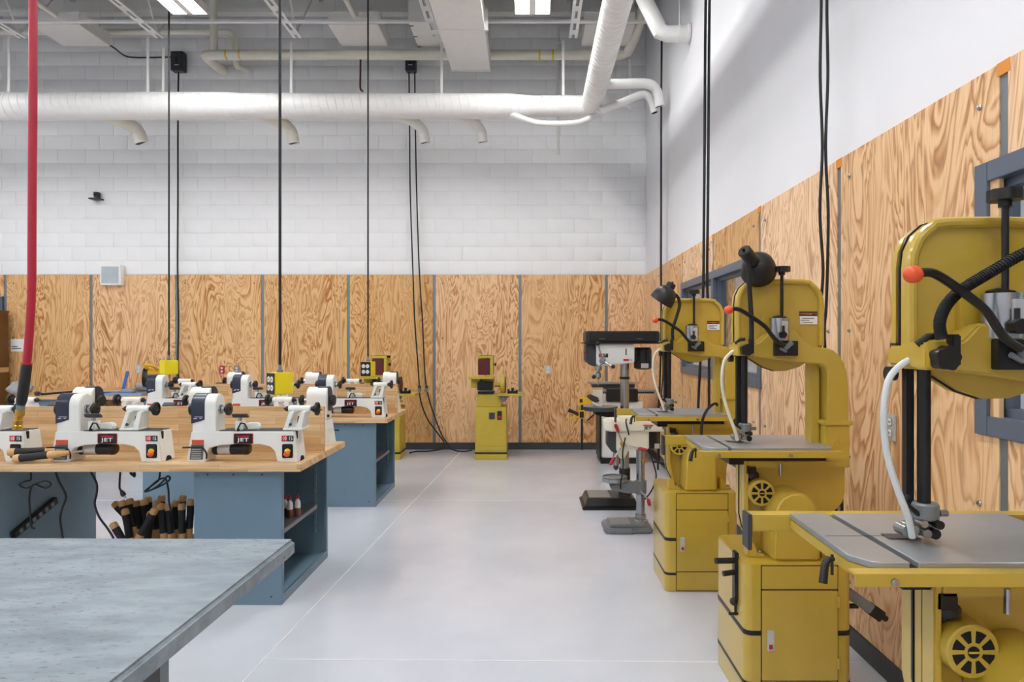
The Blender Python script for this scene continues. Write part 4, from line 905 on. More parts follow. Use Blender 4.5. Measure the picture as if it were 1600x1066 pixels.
    b_().box(gx - .03, gx + .028, 3.07, 3.105, 1.112, 1.155, .004).cyl((gx - .045, 3.06, 1.125), (gx - .045, 3.10, 1.125), .014).cyl((gx - .012, 3.04, 1.125), (gx - .012, 3.075, 1.125), .010).cyl((gx - .035, 3.05, 1.13), (gx - .035, 3.10, 1.13), .011).cyl((gx - .018, 3.04, 1.147), (gx - .018, 3.09, 1.147), .008).cyl((gx + .032, 3.07, 1.165), (gx + .05, 3.07, 1.165), .008, 10).build('guide_bearing', 'steel', gd)
    b_().cyl((gx + .016, 3.055, 1.12), (gx + .016, 3.08, 1.12), .012).cyl((gx + .014, 3.035, 1.146), (gx + .014, 3.06, 1.146), .010).build('guide_screw', 'black', gd)
    b_().tube([W(1149, 655, 3.05), (gx - .06, 3.05, 1.195), (gx - .035, 3.055, 1.175), (gx - .015, 3.06, 1.16)], .006, 8).build('blower_bracket', 'black', gd)
    b_().box(gx - .075, gx + .0, 3.085, 3.125, 1.1012, 1.1022, 0).build('table_insert', 'darkgrey', t)
    b_().tube([W(1154, 547, 3.02), W(1143, 551, 3.02), W(1132, 564, 3.03), W(1128, 590, 3.03), W(1131, 620, 3.04), W(1139, 648, 3.04), W(1148, 672, 3.04), W(1152, 688, 3.05)], .0075, 10, 5).build('blower_tube', 'tubew' if not front else 'tubec', t)
    # table
    sx0, sx1 = .853, .872
    tp = b_().prism([(.757, 3.325), (.748, 2.975), (.775, 2.93), (.80, 2.92), (sx0, 2.92), (sx0, 3.325)], 1.086, 1.10, 'z', .0015, 1).prism([(sx1, 2.92), (1.29, 2.92), (1.305, 2.93), (1.325, 2.97), (1.332, 3.325), (sx1, 3.325)], 1.086, 1.10, 'z', .0015, 1).build('table_top', 'iron', t)
    b_().prism([(.758, 3.324), (.749, 2.976), (.775, 2.931), (.80, 2.921), (1.29, 2.921), (1.304, 2.931), (1.324, 2.971), (1.331, 3.324)], 1.058, 1.0865, 'z', .003).build('table_casting', 'yellow', t)
    b_().box(sx0, sx1, 2.921, 3.324, 1.0865, 1.088).build('mitre_slot', 'dark', t)
    b_().box(.76, .935, 3.1115, 3.1135, 1.0995, 1.1004).build('blade_slot', 'dark', t)
    rl = b_().box(.722, 1.337, 2.882, 2.92, 1.084, 1.089, .001).box(.722, 1.337, 2.882, 2.888, 1.062, 1.086, .001).build('fence_rail', 'yellow', t)
    for x in (.80, 1.11): b_().rev((x, 2.882, 1.073), (0, -1, 0), [(.008, 0), (.008, .005), (.004, .006)], 8).build('rail_bolt', 'steel', rl)
    b_().box(.655, 1.415, 3.325, 3.375, 1.05, 1.094, .003).build('guide_rail', 'yellow', t)
    b_().box(.645, .656, 3.323, 3.377, 1.0, 1.096, .002).build('rail_cap', 'darkgrey', t)
    b_().tube([(.735, 3.02, 1.04), (.735, 3.02, 1.085)], .0035, 8).tube([(.738, 3.02, 1.075), (.722, 3.012, 1.077), (.714, 3.008, 1.066), (.706, 3.0, 1.028)], [.005, .008, .0085, .0095], 12).build('clamp_lever', 'black', t)
    b_().box(.88, 1.30, 3.0, 3.26, 1.012, 1.053, .004).box(.95, 1.0, 2.99, 3.2, .97, 1.013, .004).build('trunnion', 'blackm', t)
    b_().rev((.985, 3.02, .975), (0, 0, -1), [(.03, 0), (.034, .006), (.034, .02), (.014, .024), (.014, .04), (.006, .043)], 16).build('trunnion_knob', 'black', t)
    b_().cyl((1.105, 2.99, 1.02), (1.105, 2.99, .965), .007, 10).build('stop_bolt', 'steel', t)
    # motor fan cover
    vx, vz, vy = 1.015, .892, 2.965
    fc = b_().rev((vx, vy, vz), (0, 1, 0), [(.054, 0), (.058, .003), (.059, .04), (.062, .075), (.062, .09)], 28).build('fan_cover', 'yellow', t)
    b = b_(); n = 8
    for i in range(n):
        a0, a1 = 2 * PI * (i + .16) / n, 2 * PI * (i + .84) / n
        ring_ = [(vx + .046 * math.cos(a0 + (a1 - a0) * j / 4), vz + .046 * math.sin(a0 + (a1 - a0) * j / 4)) for j in range(5)]
        a0, a1 = 2 * PI * (i + .27) / n, 2 * PI * (i + .73) / n
        inn = [(vx + .021 * math.cos(a1 + (a0 - a1) * j / 2), vz + .021 * math.sin(a1 + (a0 - a1) * j / 2)) for j in range(3)]
        b.prism(ring_ + inn, vy - .0012, vy + .002, 'y')
    b.rev((vx, vy - .001, vz), (0, -1, 0), [(.013, 0), (.013, .001)], 16)
    b.build('vent_slot', 'dark', fc)
    b_().box(vx - .012, vx + .012, vy - .004, vy - .001, vz - .002, vz + .002).build('vent_bar', 'yellow', fc)
    # arched belt guard
    ax0, ax1 = 1.03, 1.235; cx = (ax0 + ax1) / 2; ra = (ax1 - ax0) / 2 - .008
    A = [(ax0, zc), (ax0 + .006, .80)] + [(cx + (ra) * math.cos(math.radians(180 - i * 15)), .82 + ra * math.sin(math.radians(180 - i * 15))) for i in range(13)] + [(ax1 - .006, .80), (ax1, zc)]
    b_().prism(A, 2.87, 3.045, 'y', .012, 3).build('belt_guard', 'yellow', t)
    return t
def lamp(t, dy, dx, pts, head, shade, hd, Yl):
    """a gooseneck work lamp that belongs to the saw t; pixel points at depth Yl"""
    O = SO + Vector((dx, dy, 0))
    g = B(O).tube(pts, .0105, 10, 5).build('lamp_arm', 'rubber', t)
    if head:
        a, c = Vector(head[0]), Vector(head[1]); d = (c - a).normalized(); L = (c - a).length
        B(O).rev(a, d, [(.026, 0), (.030, .004), (.030, L * .8), (.034, L)], 20).rev(a, d, [(.005, -.012), (.008, -.008), (.006, .001)], 8).build('lamp_socket', 'black', g)
        p = Vector(shade); d = Vector(hd).normalized()
        B(O).rev(p, d, [(.02, -.075), (.045, -.066), (.066, -.04), (.076, -.005), (.079, .03), (.077, .031), (.07, 0), (.05, -.045)], 24).build('lamp_shade', 'black', g)
    return g
s2 = make_saw('middle gold bandsaw, its lamp head turned away above the wheel housing')
s1 = dup(s2, None, SO + Vector((-.07, 1.35, 0)), 0, 'smaller-looking gold bandsaw behind the drill press, closest to the plywood end wall')
s3 = make_saw('front gold bandsaw, cut off by the photo edge, with ribbed black lamp hose', True); s3.location = SO + Vector((-.065, -1.52, 0))
Yl = 2.945
lamp(s2, 0, 0, [W(1174, 533, Yl), W(1174, 500, Yl), W(1171, 450, Yl), W(1170, 420, Yl), W(1169, 408, Yl)], (W(1162, 391, Yl - .01), W(1176, 408, Yl + .03)), W(1185, 420, Yl + .09), (.25, .75, -.35), Yl)
Yl = 2.945 + 1.35
lamp(s1, 1.35, -.07, [W(1051, 532, Yl), W(1051, 515, Yl), W(1057, 495, Yl), (W(1062, 478, Yl)), W(1060, 466, Yl), W(1053, 459, Yl), W(1047, 456, Yl)], (W(1050, 443, Yl), W(1042, 457, Yl)), W(1037, 465, Yl), (-.5, .25, -.8), Yl)
Yl = 2.945 - 1.52
g3 = lamp(s3, -1.52, -.065, [W(1472, 530, Yl), W(1468, 505, Yl), W(1478, 478, Yl), W(1500, 455, Yl), W(1540, 430, Yl), W(1600, 396, Yl), W(1660, 372, Yl), W(1720, 365, Yl)], (W(1715, 362, Yl), W(1745, 368, Yl)), W(1760, 376, Yl), (.5, -.3, -.8), Yl)
b = B(SO + Vector((-.065, -1.52, 0)))
path = [W(1472, 530, Yl), W(1468, 505, Yl), W(1478, 478, Yl), W(1500, 455, Yl), W(1540, 430, Yl), W(1600, 396, Yl), W(1660, 372, Yl)]
Q = []
for i in range(len(path) - 1):
    p0, p1, p2, p3 = path[max(i - 1, 0)], path[i], path[i + 1], path[min(i + 2, len(path) - 1)]
    for k in range(14):
        u = k / 14; Q.append(.5 * ((2 * p1) + (p2 - p0) * u + (2 * p0 - 5 * p1 + 4 * p2 - p3) * u * u + (3 * p1 - p0 - 3 * p2 + p3) * u ** 3))
for i in range(len(Q) - 1): b.rev(Q[i], Q[i + 1] - Q[i], [(.0104, 0), (.0125, .0005), (.0125, .0022), (.0104, .0027)], 12)
b.build('hose_rib', 'rubber', g3, kind='stuff')
# crank lever on the middle saw's cabinet and a foot pedal arm
b = B(SO); ck = b.box(.885, .902, 2.93, 2.975, .43, .64, .003).cyl((.893, 2.95, .44), (.893, 2.95, .36), .006, 8).build('crank_plate', 'black', s2)
B(SO).cyl((.895, 2.95, .60), (.80, 2.93, .605), .013).build('crank_handle', 'black', s2); B(SO).cyl((.895, 2.95, .55), (.835, 2.94, .545), .012).build('crank_handle', 'black', s2)
B(SO).cyl((.9, 2.94, .37), (.86, 2.94, .37), .006, 8).build('pin', 'black', s2); B(SO).ball((.885, 2.95, .42), .018).build('knob', 'black', s2)
b = B(SO); b.obox((1.43, 2.93, .43), (.16, .05, .045), (0, .62, 0), .004); b.build('pedal_arm', 'grey', s2)
b = B(SO); b.obox((1.495, 2.93, .383), (.06, .054, .05), (0, .62, 0), .003).cyl((1.51, 2.93, .375), (1.545, 2.93, .35), .014, 10).box(1.34, 1.42, 2.92, 2.94, .40, .415).build('pedal_tip', 'black', s2)
# loose cables
cord('machine_cable', 'black cord on the floor beside the middle bandsaw cabinet', [(1.40, 3.3, .3), (1.42, 3.2, .1), (1.43, 3.05, .02), (1.45, 2.8, .012), (1.47, 2.6, .012), (1.5, 2.3, .012)], .008)
O_ = Vector((1.1, 4.2, 1.1))
cord('machine_cable', 'black cord arching over the rear bandsaw table', [W(1096, 690, 4.2), W(1097, 660, 4.2), W(1104, 642, 4.2), W(1114, 632, 4.3), W(1120, 632, 4.4), W(1121, 642, 4.5)], .009)

# ------------------------------------------------------------------ drill presses
def badge(o, x0, x1, z0, z1, y, parent, txt, m='lblred', size=.03):
    B(o).box(x0, x1, y - .003, y + .002, z0, z1, .001).build('badge', m, parent)
# small cream press standing on the floor
Y = 5.62; O = Vector((.85, Y, 0)); t = thing('drill_press', 'small cream drill press with red-tipped handles standing on the floor', 'drill press', O)
x0, x1 = .585, .985
b = B(O); b.prism([(x0 + .02, 5.44), (x0 + .23, 5.43), (x0 + .25, 5.45), (x1 - .03, 5.45), (x1, 5.48), (x1, 5.72), (x1 - .03, 5.76), (x0 + .03, 5.76), (x0, 5.72), (x0, 5.46)], 0, .045, 'z', .012).prism([(x0 + .05, 5.47), (x1 - .05, 5.48), (x1 - .05, 5.73), (x0 + .05, 5.73)], .045, .068, 'z', .006); b.build('base', 'grey', t)
b = B(O); b.box(x0 + .06, x0 + .22, 5.49, 5.71, .068, .072).build('base_plate', 'iron', t)
cxp = .905
B(O).rev((cxp, Y, .06), (0, 0, 1), [(.062, 0), (.062, .012), (.046, .02), (.046, .06), (.036, .062), (.036, .72)], 24).build('column', 'steel', t)
# head
b = B(O); b.prism([(.60, 5.55), (.64, 5.50), (1.08, 5.49), (1.11, 5.53), (1.11, 5.72), (1.08, 5.76), (.66, 5.76), (.60, 5.70)], .825, .918, 'z', .012).box(.72, .86, 5.54, 5.72, .915, .945, .008); bc = b.build('belt_cover', 'cream', t)
text('lettering', 'JET', .034, Vector((.945, 5.488, .857)) - O, 'black', bc, sx=1.3)
B(O).box(.905, .99, 5.487, 5.492, .878, .885).build('badge_bar', 'lblred', bc)
b = B(O); b.prism([(.62, .832), (.62, .70), (.655, .655), (.70, .64), (.70, .832)], 5.53, 5.70, 'y', .006).build('front_cover', 'darkgrey', t)
b = B(O); b.prism([(.69, .832), (.69, .68), (.72, .60), (.76, .60), (.79, .67), (.96, .68), (.96, .832)], 5.52, 5.72, 'y', .008).build('head', 'cream', t)
b = B(O); b.rev((.99, 5.62, .70), (0, 0, 1), [(.05, -.03), (.068, -.02), (.068, .11), (.06, .13)], 22).box(.95, .99, 5.58, 5.66, .70, .82); mo = b.build('motor', 'black', t)
B(O).box(1.01, 1.05, 5.548, 5.556, .68, .72).build('motor_label', 'label', mo)
hub = Vector((XW(973, 5.5), 5.5, ZW(694, 5.5))); hd = B(O).rev(hub, (0, -1, 0), [(.022, -.03), (.022, 0), (.018, .012), (.008, .016)], 16).build('feed_hub', 'brass', t)
for (px, py) in ((961.5, 663), (953, 727), (1011, 704)):
    e = W(px, py, 5.47); d = (e - hub); L = d.length; d.normalize()
    sp = B(O).cyl(hub, hub + d * (L - .06), .006, 8).build('feed_arm', 'steel', t)
    B(O).rev(hub + d * (L - .075), d, [(.009, 0), (.014, .02), (.015, .06), (.01, .075)], 12).build('grip', 'red', sp)
B(O).cyl((.70, 5.62, .64), (.70, 5.62, .53), .026).build('quill', 'steel', t)
B(O).rev((.70, 5.62, .54), (0, 0, -1), [(.02, 0), (.022, .005), (.022, .035), (.01, .05)], 14).build('chuck', 'darkgrey', t)
b = B(O); b.prism(arc(.685, 5.60, .105, 0, 360, 20)[:-1], ZW(752, 5.6), ZW(746, 5.6), 'z', .004); tb = b.build('table', 'iron', t)
b = B(O); ring_ = [(.685 + .1 * math.cos(2 * PI * k / 20), 5.60 + .1 * math.sin(2 * PI * k / 20), ZW(745, 5.6)) for k in range(21)]; b.tube(ring_, .007, 8); b.build('table_rim', 'grey', tb)
b = B(O); b.prism([(.64, .37), (.66, .33), (.80, .30), (.88, .31), (.88, .39), (.80, .40)], 5.57, 5.65, 'y', .006).rev((cxp, Y, .29), (0, 0, 1), [(.04, 0), (.05, .006), (.05, .11), (.04, .116)], 20); b.build('table_bracket', 'grey', t)
B(O).tube([(.90, 5.56, .33), (.94, 5.52, .28), (.955, 5.51, .25)], .006, 8).build('table_lock', 'steel', t)
B(O).rev((.95, 5.51, .275), (.2, 0, -1), [(.009, 0), (.015, .015), (.015, .05), (.008, .06)], 12).build('lock_grip', 'red', t)
B(O).rev((cxp + .02, 5.575, .575), (0, -1, 0), [(.016, 0), (.016, .02), (.008, .024)], 12).build('collar_screw', 'brass', t)
B(O).tube([(.79, 5.49, .80), (.765, 5.48, .90), (.77, 5.5, .93)], .006, 8, 4).tube([(.76, 5.49, .78), (.735, 5.47, .66), (.74, 5.47, .55), (.72, 5.48, .40), (.725, 5.50, .36)], .006, 8, 4).tube([(.97, 5.56, .66), (1.0, 5.53, .55), (1.02, 5.53, .45), (.98, 5.52, .34), (.93, 5.55, .26)], .006, 8, 4).tube([(1.0, 5.6, .56), (1.08, 5.6, .55), (1.2, 5.62, .47), (1.3, 5.65, .40)], .007, 8, 4).build('cable', 'rubber', t)
# tall grey-white press behind it
Y = 6.45; O = Vector((.85, Y, 0)); t = thing('drill_press', 'tall drill press with white head and black belt cover, behind the cream one', 'drill press', O)
x0, x1 = .485, 1.0
b = B(O); b.prism([(x0 - .02, 6.22), (x1, 6.22), (x1, 6.68), (x0 - .02, 6.68)], 0, .028, 'z', .006).poly([(x0, 6.24, .028), (x1 - .02, 6.24, .028), (x1 - .02, 6.66, .028), (x0, 6.66, .028)], [(x0 + .03, 6.27, .10), (x1 - .04, 6.27, .10), (x1 - .04, 6.63, .10), (x0 + .03, 6.63, .10)], .006); b.build('base', 'blackm', t)
B(O).box(x0 + .05, x0 + .25, 6.30, 6.60, .098, .104).build('base_plate', 'iron', t)
cxp = XW(976, Y)
B(O).rev((cxp, Y, .10), (0, 0, 1), [(.06, 0), (.06, .02), (.052, .03), (.052, .26), (.042, .262), (.042, 1.28)], 24).build('column', 'steel', t)
B(O).rev((cxp, Y, .104), (0, 0, 1), [(.0605, 0), (.0605, .02), (.0535, .03), (.0535, .25), (.043, .253)], 24).rev((cxp, Y, 1.205), (0, 0, 1), [(.044, 0), (.05, .004), (.05, .02), (.044, .024)], 20).build('column_collar', 'black', t)
b = B(O); b.prism([(.50, 6.26), (.54, 6.22), (1.15, 6.22), (1.19, 6.26), (1.19, 6.64), (1.15, 6.68), (.54, 6.68), (.50, 6.64)], 1.56, 1.665, 'z', .012).prism([(.48, 6.24), (.52, 6.2), (1.17, 6.2), (1.21, 6.24), (1.21, 6.66), (1.17, 6.70), (.52, 6.70), (.48, 6.66)], 1.545, 1.56, 'z', .004); bc = b.build('belt_cover', 'black', t)
for x in (.62, .97): B(O).box(x, x + .05, 6.215, 6.222, 1.59, 1.595).build('print', 'grey', bc)
b = B(O); b.prism([(.595, 1.545), (.595, 1.35), (.635, 1.335), (.70, 1.345), (.95, 1.37), (.95, 1.545)], 6.24, 6.60, 'y', .01); hd = b.build('head', 'white', t)
b = B(O); b.prism([(.50, 1.545), (.50, 1.38), (.56, 1.335), (.594, 1.335), (.594, 1.545)], 6.28, 6.58, 'y', .008).build('front_cover', 'darkgrey', t)
B(O).box(.488, .501, 6.36, 6.42, 1.45, 1.47).build('lamp_button', 'red', t)
B(O).box(.618, .70, 6.236, 6.242, 1.42, 1.455).build('badge_plate', 'lblred', hd); B(O).box(.66, .702, 6.235, 6.241, 1.42, 1.455).build('badge_half', 'black', hd)
text('lettering', 'JET', .03, Vector((.66, 6.234, 1.437)) - O, 'paper', hd, sx=1.1)
B(O).box(.845, .895, 6.236, 6.242, 1.385, 1.405).build('badge_plate', 'lblred', hd); B(O).box(.895, .93, 6.236, 6.242, 1.385, 1.405).build('badge_half', 'label', hd)
B(O).box(.865, .875, 6.236, 6.242, 1.44, 1.50).build('switch_slot', 'black', hd)
b = B(O); b.rev((1.06, 6.45, 1.33), (0, 0, 1), [(.06, -.03), (.085, -.015), (.085, .15), (.075, .18)], 24).box(.95, 1.0, 6.38, 6.52, 1.38, 1.5); mo = b.build('motor', 'black', t)
b = B(O)
for k in range(8): b.box(1.005 + .014 * k, 1.009 + .014 * k, 6.362 + (0.012 if k in (0, 7) else 0), 6.375, 1.37, 1.49)
b.build('motor_fin', 'darkgrey', mo)
B(O).box(1.03, 1.10, 6.357, 6.366, 1.315, 1.36).build('motor_label', 'label', mo)
hub = W(942, 564, 6.2); B(O).rev(hub, (0, -1, 0), [(.03, -.05), (.03, 0), (.022, .012), (.008, .016)], 16).build('feed_hub', 'grey', t)
for px, py in ((934, 537), (928, 589), (958, 573)):
    e = W(px, py, 6.17); d = e - hub; L = d.length; d.normalize()
    sp = B(O).cyl(hub, e, .007, 8).build('feed_arm', 'steel', t)
    B(O).ball(e, .02).build('grip', 'black', sp)
cx2 = XW(935, 6.45)
B(O).rev((cx2, 6.45, 1.34), (0, 0, -1), [(.035, 0), (.035, .05), (.018, .052), (.018, .07), (.026, .075), (.028, .115), (.012, .135), (.004, .137), (.004, .2)], 16).build('chuck', 'steel', t)
b = B(O); b.rev((cx2 + .01, 6.42, .905), (0, 0, 1), [(.10, 0), (.16, .004), (.172, .012), (.172, .04), (.168, .044)], 36); b.build('table', 'darkgrey', t)
B(O).rev((cx2 + .01, 6.42, .9485), (0, 0, 1), [(.164, 0), (.163, .0012)], 36).build('table_face', 'iron', t)
b = B(O); b.prism([(cx2 - .06, .905), (cx2 + .06, .905), (.83, .90), (.83, .83), (cx2 + .05, .85), (cx2 - .04, .87)], 6.38, 6.50, 'y', .008).rev((cxp, Y, .82), (0, 0, 1), [(.05, 0), (.058, .006), (.058, .10), (.05, .106)], 20).cyl((cx2 - .05, 6.36, .875), (cx2 - .12, 6.33, .82), .007, 8); b.build('table_bracket', 'blackm', t)
TZ = .949
t = thing('wood_block', 'upright pale wood block on the tall drill press table', 'block', (XW(934, 6.42), 6.42, TZ))
B().box(-.042, .042, -.03, .03, 0, .165, .003).build('block', 'cream', t)
B().box(-.0425, .0425, -.0305, .0305, .158, .166, .002).build('top_end', 'wood', t)
t = thing('sanding_block', 'black sanding block tilted on a pale pad on the drill press table', 'tool', (XW(924, 6.33), 6.33, TZ + .035)); t.rotation_euler = (0, .42, 0)
B().box(-.08, .08, -.03, .03, 0, .022, .006).build('pad', 'cream', t)
B().box(-.065, .055, -.028, .028, .022, .075, .014).build('handle_body', 'darkgrey', t)
t = thing('bar_clamp', 'yellow and black quick bar clamp gripping the tall drill press table', 'clamp', W(909, 703, 6.3)); O = t.location.copy(); Y = 6.3
B(O).box(XW(907.6, Y), XW(910.8, Y), Y - .012, Y + .012, ZW(703, Y), ZW(626, Y), .002).build('bar', 'blackm', t)
B(O).prism(G([(903.5, 621), (917, 621), (925, 627), (922, 632), (911, 632), (903.5, 634)], Y), Y - .02, Y + .02, 'y', .004).build('fixed_jaw', 'yellowpl', t)
B(O).prism(G([(904, 641), (913, 641), (914, 654), (904, 654)], Y), Y - .02, Y + .02, 'y', .004).build('sliding_head', 'yellowpl', t)
B(O).prism(G([(905.5, 643), (912, 643), (912, 652.5), (905.5, 652.5)], Y), Y - .022, Y - .019, 'y').prism(G([(905.5, 623.5), (910, 623.5), (910, 629), (905.5, 629)], Y), Y - .022, Y - .019, 'y').build('inset', 'black', t)
B(O).tube([W(904, 648, Y), W(896, 644, Y), W(888, 641, Y)], [.018, .016, .02], 10).build('handle', 'black', t)
B(O).prism(G([(904, 650), (904, 653), (888, 656), (887, 653)], Y), Y - .014, Y + .014, 'y', .003).build('trigger', 'yellowpl', t)

# ------------------------------------------------------------------ jointer by the end wall
O = Vector((1.1, 8.9, 0)); t = thing('jointer', 'white-based jointer with two grey tables beside the end wall corner', 'jointer', O)
b = B(O); b.box(.885, 1.42, 8.62, 9.1, .07, .80, .012).build('base_cabinet', 'white', t)
b = B(O); b.box(.875, 1.43, 8.61, 9.11, .0, .07, .005).build('kick_plate', 'black', t)
b = B(O); b.box(.86, .884, 8.60, 9.1, .05, .82, .003).build('side_trim', 'black', t)
b = B(O); b.box(.95, 1.35, 8.58, 9.08, .80, .96, .008).build('body', 'black', t)
b = B(O); b.prism([(.75, 9.2), (.79, 8.95), (1.38, 8.95), (1.38, 9.2)], 1.0, 1.022, 'z', .003).build('outfeed_table', 'iron', t)
b = B(O); b.box(.80, 1.37, 8.97, 9.18, .955, 1.0, .003).build('table_rib', 'darkgrey', t)
b = B(O); b.prism([(.84, 8.62), (1.60, 8.62), (1.56, 8.9), (.92, 8.9)], .925, .945, 'z', .003).build('infeed_table', 'iron', t)
b = B(O); b.box(.95, 1.57, 8.64, 8.88, .90, .925, .003).build('table_rib', 'darkgrey', t)
B(O).box(.90, .94, 8.60, 8.62, .78, .9, .002).build('label_plate', 'label', t)
# ------------------------------------------------------------------ belt-disc sanders
def sander(px, lab):
    Y0 = 8.9; O = Vector((XW(px, Y0), Y0, 0)); t = thing('belt_disc_sander', lab, 'sander', O, 0, 'gold belt and disc sanders'); k = 8.9 / 1048
    zx = lambda x: (x - 767) * k
    zz = lambda y: CH - (y - VY) * k
    x0, x1 = zx(742), zx(792)
    cb = B().poly([(x0, 0, .0), (x1, 0, .0), (x1, .42, .0), (x0, .42, .0)], [(x0 + .01, 0.01, .70), (x1 - .01, .01, .70), (x1 - .01, .41, .70), (x0 + .01, .41, .70)], .008).build('cabinet', 'sander', t)
    B().box(x0 - .004, x1 + .004, -.004, .424, .0, .075, .006).build('plinth', 'sander', cb)
    B().box(x0 - .001, x1 + .001, -.0015, .421, .076, .10, 0).build('stripe', 'black', cb)
    B().box(x0 + .012, x1 - .012, -.006, .0, .125, .18, .002).build('lower_panel', 'sander', cb)
    B().box(zx(764), zx(773), -.004, .012, zz(655), zz(645), .003).build('cover_plate', 'darkgrey', cb)
    s_ = B().box(zx(777), zx(784), -.012, .012, zz(656), zz(642.5), .003).build('switch', 'black', cb)
    B().box(zx(778), zx(783), -.018, -.01, zz(654), zz(650), .002).build('stop_button', 'red', s_)
    B().box(zx(745), zx(783), .04, .36, .70, .865, .008).build('neck', 'sander', t)
    B().box(zx(746), zx(771), .08, .34, .865, .90, .004).build('pivot', 'black', t)
    fr = B().box(zx(745.5), zx(770), .08, .30, zz(586), zz(556), .004).box(zx(745.5), zx(770), .05, .30, zz(560), zz(556), .003).box(zx(765.5), zx(770), .05, .1, zz(587), zz(560), .003).build('belt_frame', 'sander', t)
    B().box(zx(746.5), zx(765), .055, .085, zz(586.5), zz(561.5), .004).build('abrasive_belt', 'maroon', fr)
    B().star((zx(773.5), .12, zz(570)), (1, 0, 0), .022, .02, 4).cyl((zx(770), .12, zz(570)), (zx(774), .12, zz(570)), .008, 8).build('tracking_knob', 'black', fr)
    B().box(zx(733), zx(772), -.10, .09, zz(592), zz(588), .003).build('belt_table', 'sander', t)
    b = B(); b.prism([(zx(735), zz(592)), (zx(772), zz(592)), (zx(772), zz(609)), (zx(748), zz(609)), (zx(735), zz(606))], .06, .12, 'y', .004); b.build('bracket', 'sander', t)
    b = B(); b.box(zx(746), zx(770), -.02, .06, zz(610), zz(597), .004).box(zx(750), zx(755), -.04, .0, zz(605), zz(592)); b.build('trunnion', 'blackm', t)
    B().rev((zx(781.5), .2, zz(603)), (1, 0, 0), [(.03, -.08), (.03, -.01), (.13, 0), (.13, .045), (.11, .06)], 28).build('disc_guard', 'sander', t)
    B().rev((zx(788), .2, zz(603)), (1, 0, 0), [(.112, 0), (.112, .012)], 28).build('abrasive_disc', 'maroon', t)
    B().box(zx(777), zx(816), -.06, .32, zz(618.5), zz(615), .003).build('disc_table', 'sander', t)
    b = B(); b.box(zx(794), zx(808), -.03, .02, zz(615), zz(611), .002).box(zx(799), zx(803), -.02, .01, zz(611), zz(606), .002).box(zx(793), zx(796), -.03, .0, zz(615), zz(608)).box(zx(806), zx(809), -.03, 0, zz(615), zz(609)); b.build('mitre_gauge', 'black', t)
    b = B(); b.prism([(zx(780), zz(619)), (zx(795), zz(619)), (zx(790), zz(628)), (zx(783), zz(628))], .0, .05, 'y', .003).rev((zx(786.5), 0, zz(624)), (0, -1, 0), [(.03, 0), (.03, .008), (.01, .01)], 16); b.build('angle_dial', 'grey', t)
    return t
sander(767, 'gold belt and disc sander standing alone against the plywood end wall'); sander(600, 'gold belt and disc sander half hidden behind the far lathe bench')
# ------------------------------------------------------------------ bench by the end wall and what lies on it
O = Vector((-5.6, 9.3, 0)); t = thing('long_bench', 'wooden-topped bench along the plywood end wall, behind the lathes', 'workbench', O)
B(O).box(-6.92, -4.75, 8.88, 9.72, .80, .845, .003).build('worktop', 'butcher', t)
B(O).box(-6.92, -4.75, 9.68, 9.72, .845, .90, .002).build('back_rail', 'butcher', t)
for x in (-6.8, -5.4): B(O).box(x, x + .52, 8.95, 9.7, 0, .80, .004).build('pedestal', 'blue', t)
O = W(236, 600, 9.42); O.z = .845; t = thing('mitre_saw', 'yellow and black mitre saw on the bench by the end wall', 'saw', O)
B().box(-.25, .25, -.2, .2, 0, .06, .01).rev((0, -.05, .06), (0, 0, 1), [(.17, 0), (.17, .03), (.16, .035)], 24).build('base', 'grey', t)
B().box(-.25, .25, .06, .09, .06, .14, .004).build('fence', 'label', t)
B().rev((-.09, .0, .22), (1, .25, 0), [(.02, 0), (.15, .004), (.152, .03), (.14, .045)], 28).build('blade_guard', 'black', t)
B().rev((-.055, -.02, .24), (1, .25, 0), [(.06, 0), (.12, .01), (.11, .05), (.05, .06)], 20).build('saw_head', 'darkgrey', t)
B().rev((.0, -.06, .29), (1, .2, 0), [(.05, 0), (.062, .01), (.062, .12), (.04, .15)], 18).build('motor', 'yellowpl', t)
B().tube([(.0, -.08, .35), (-.02, -.12, .38), (.04, -.16, .40), (.12, -.14, .38), (.13, -.08, .33)], .022, 10, 4).build('handle', 'yellowpl', t)
t = thing('saw_fence', 'long blue anodised fence lying on the wall bench', 'fence', (XW(160, 9.1), 9.1, .845))
B().box(-.25, .25, -.02, .02, 0, .045, .003).build('bar', 'bluetool', t); B().box(-.25, .25, -.022, -.018, .02, .024).build('groove', 'darkgrey', t)
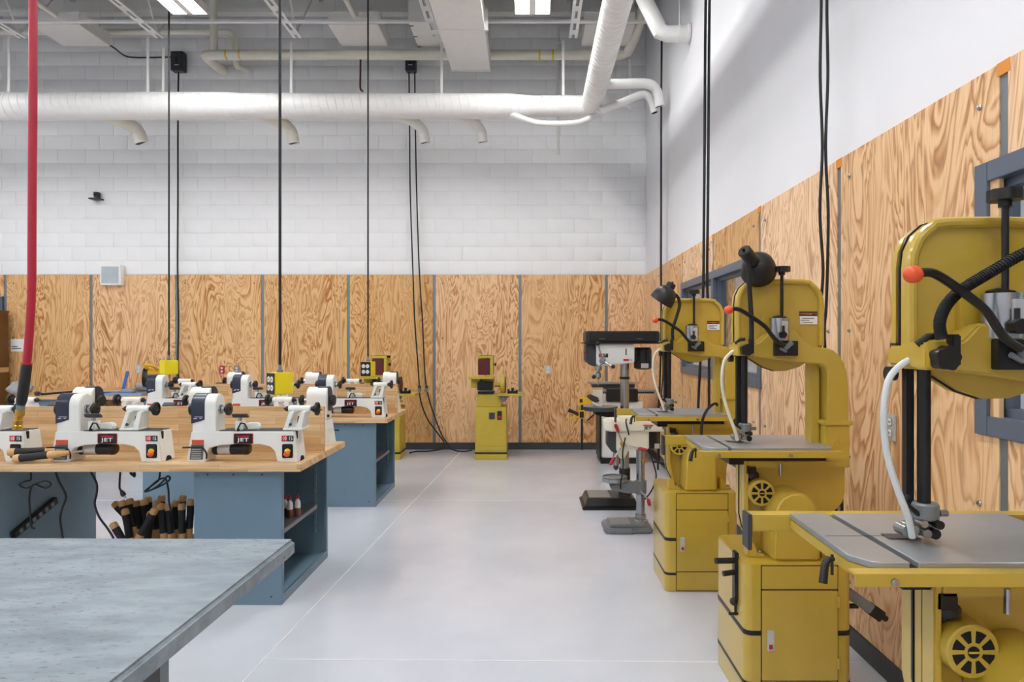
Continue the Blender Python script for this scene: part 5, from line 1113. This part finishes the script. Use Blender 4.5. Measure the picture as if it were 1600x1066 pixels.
t = thing('steel_rule', 'blue straightedge leaning upright against the plywood', 'rule', (XW(191, 9.3), 9.3, .845)); t.rotation_euler = (-.2, .12, 0)
B().box(-.022, .022, -.004, .004, 0, .32, .001).build('blade', 'bluetool', t); B().box(-.03, .03, -.008, .008, 0, .03, .002).build('stock', 'bluetool', t)
t = thing('jig_plate', 'pale blue metal jig with a raised block on the wall bench', 'jig', (XW(197, 8.99), 8.99, .845))
B().box(-.24, .26, -.09, .09, 0, .035, .006).build('plate', 'blueplate', t); B().box(-.08, .12, -.05, .07, .035, .085, .02).build('clamp_body', 'blueplate', t)
t = thing('plastic_bag', 'crumpled clear plastic bag on the wall bench by the brown cabinet', 'bag', (XW(31, 9.1), 9.1, .845))
b = B(); b.ball((0, 0, .09), .16, (1, .8, .58), 20)
for v in b.bm.verts:
    n_ = random.Random(int(v.co.x * 999) + int(v.co.y * 777) + int(v.co.z * 555)).uniform(.8, 1.12); v.co.x *= n_; v.co.y *= n_; v.co.z = max(.0, v.co.z * n_)
b.build('film', 'plastic', t, ang=15)
t = thing('pipe_clamp', 'dark bar clamp lying across the wall bench', 'clamp', (XW(90, 8.95), 8.95, .845))
B().tube([(-.22, 0, .02), (.25, .05, .06)], .014, 10).build('bar', 'blackm', t); B().rev((-.30, 0, .03), (1, 0, 0), [(.02, 0), (.03, .01), (.03, .05), (.012, .06), (.012, .1)], 14).build('screw_head', 'darkgrey', t); B().box(.2, .28, .02, .09, 0, .1, .01).build('jaw', 'black', t)
O = Vector((-7.94, 9.35, 0)); t = thing('tall_cabinet', 'tall dark brown wooden cabinet at the end wall, mostly out of the photo', 'cabinet', O)
B(O).box(-8.30, -7.58, 9.0, 9.70, 0, 1.985, .004).build('body', 'darkwood', t)
B(O).box(-8.32, -7.565, 8.985, 9.70, 1.985, 2.012, .004).build('top', 'darkwood', t)
for z0, z1 in ((.1, 1.10), (1.24, 1.97)): B(O).box(-8.28, -7.60, 8.985, 9.002, z0, z1, .004).build('door', 'darkwood', t)
B(O).box(-8.31, -7.568, 8.98, 9.70, 1.13, 1.20, .003).build('rail', 'wood', t)
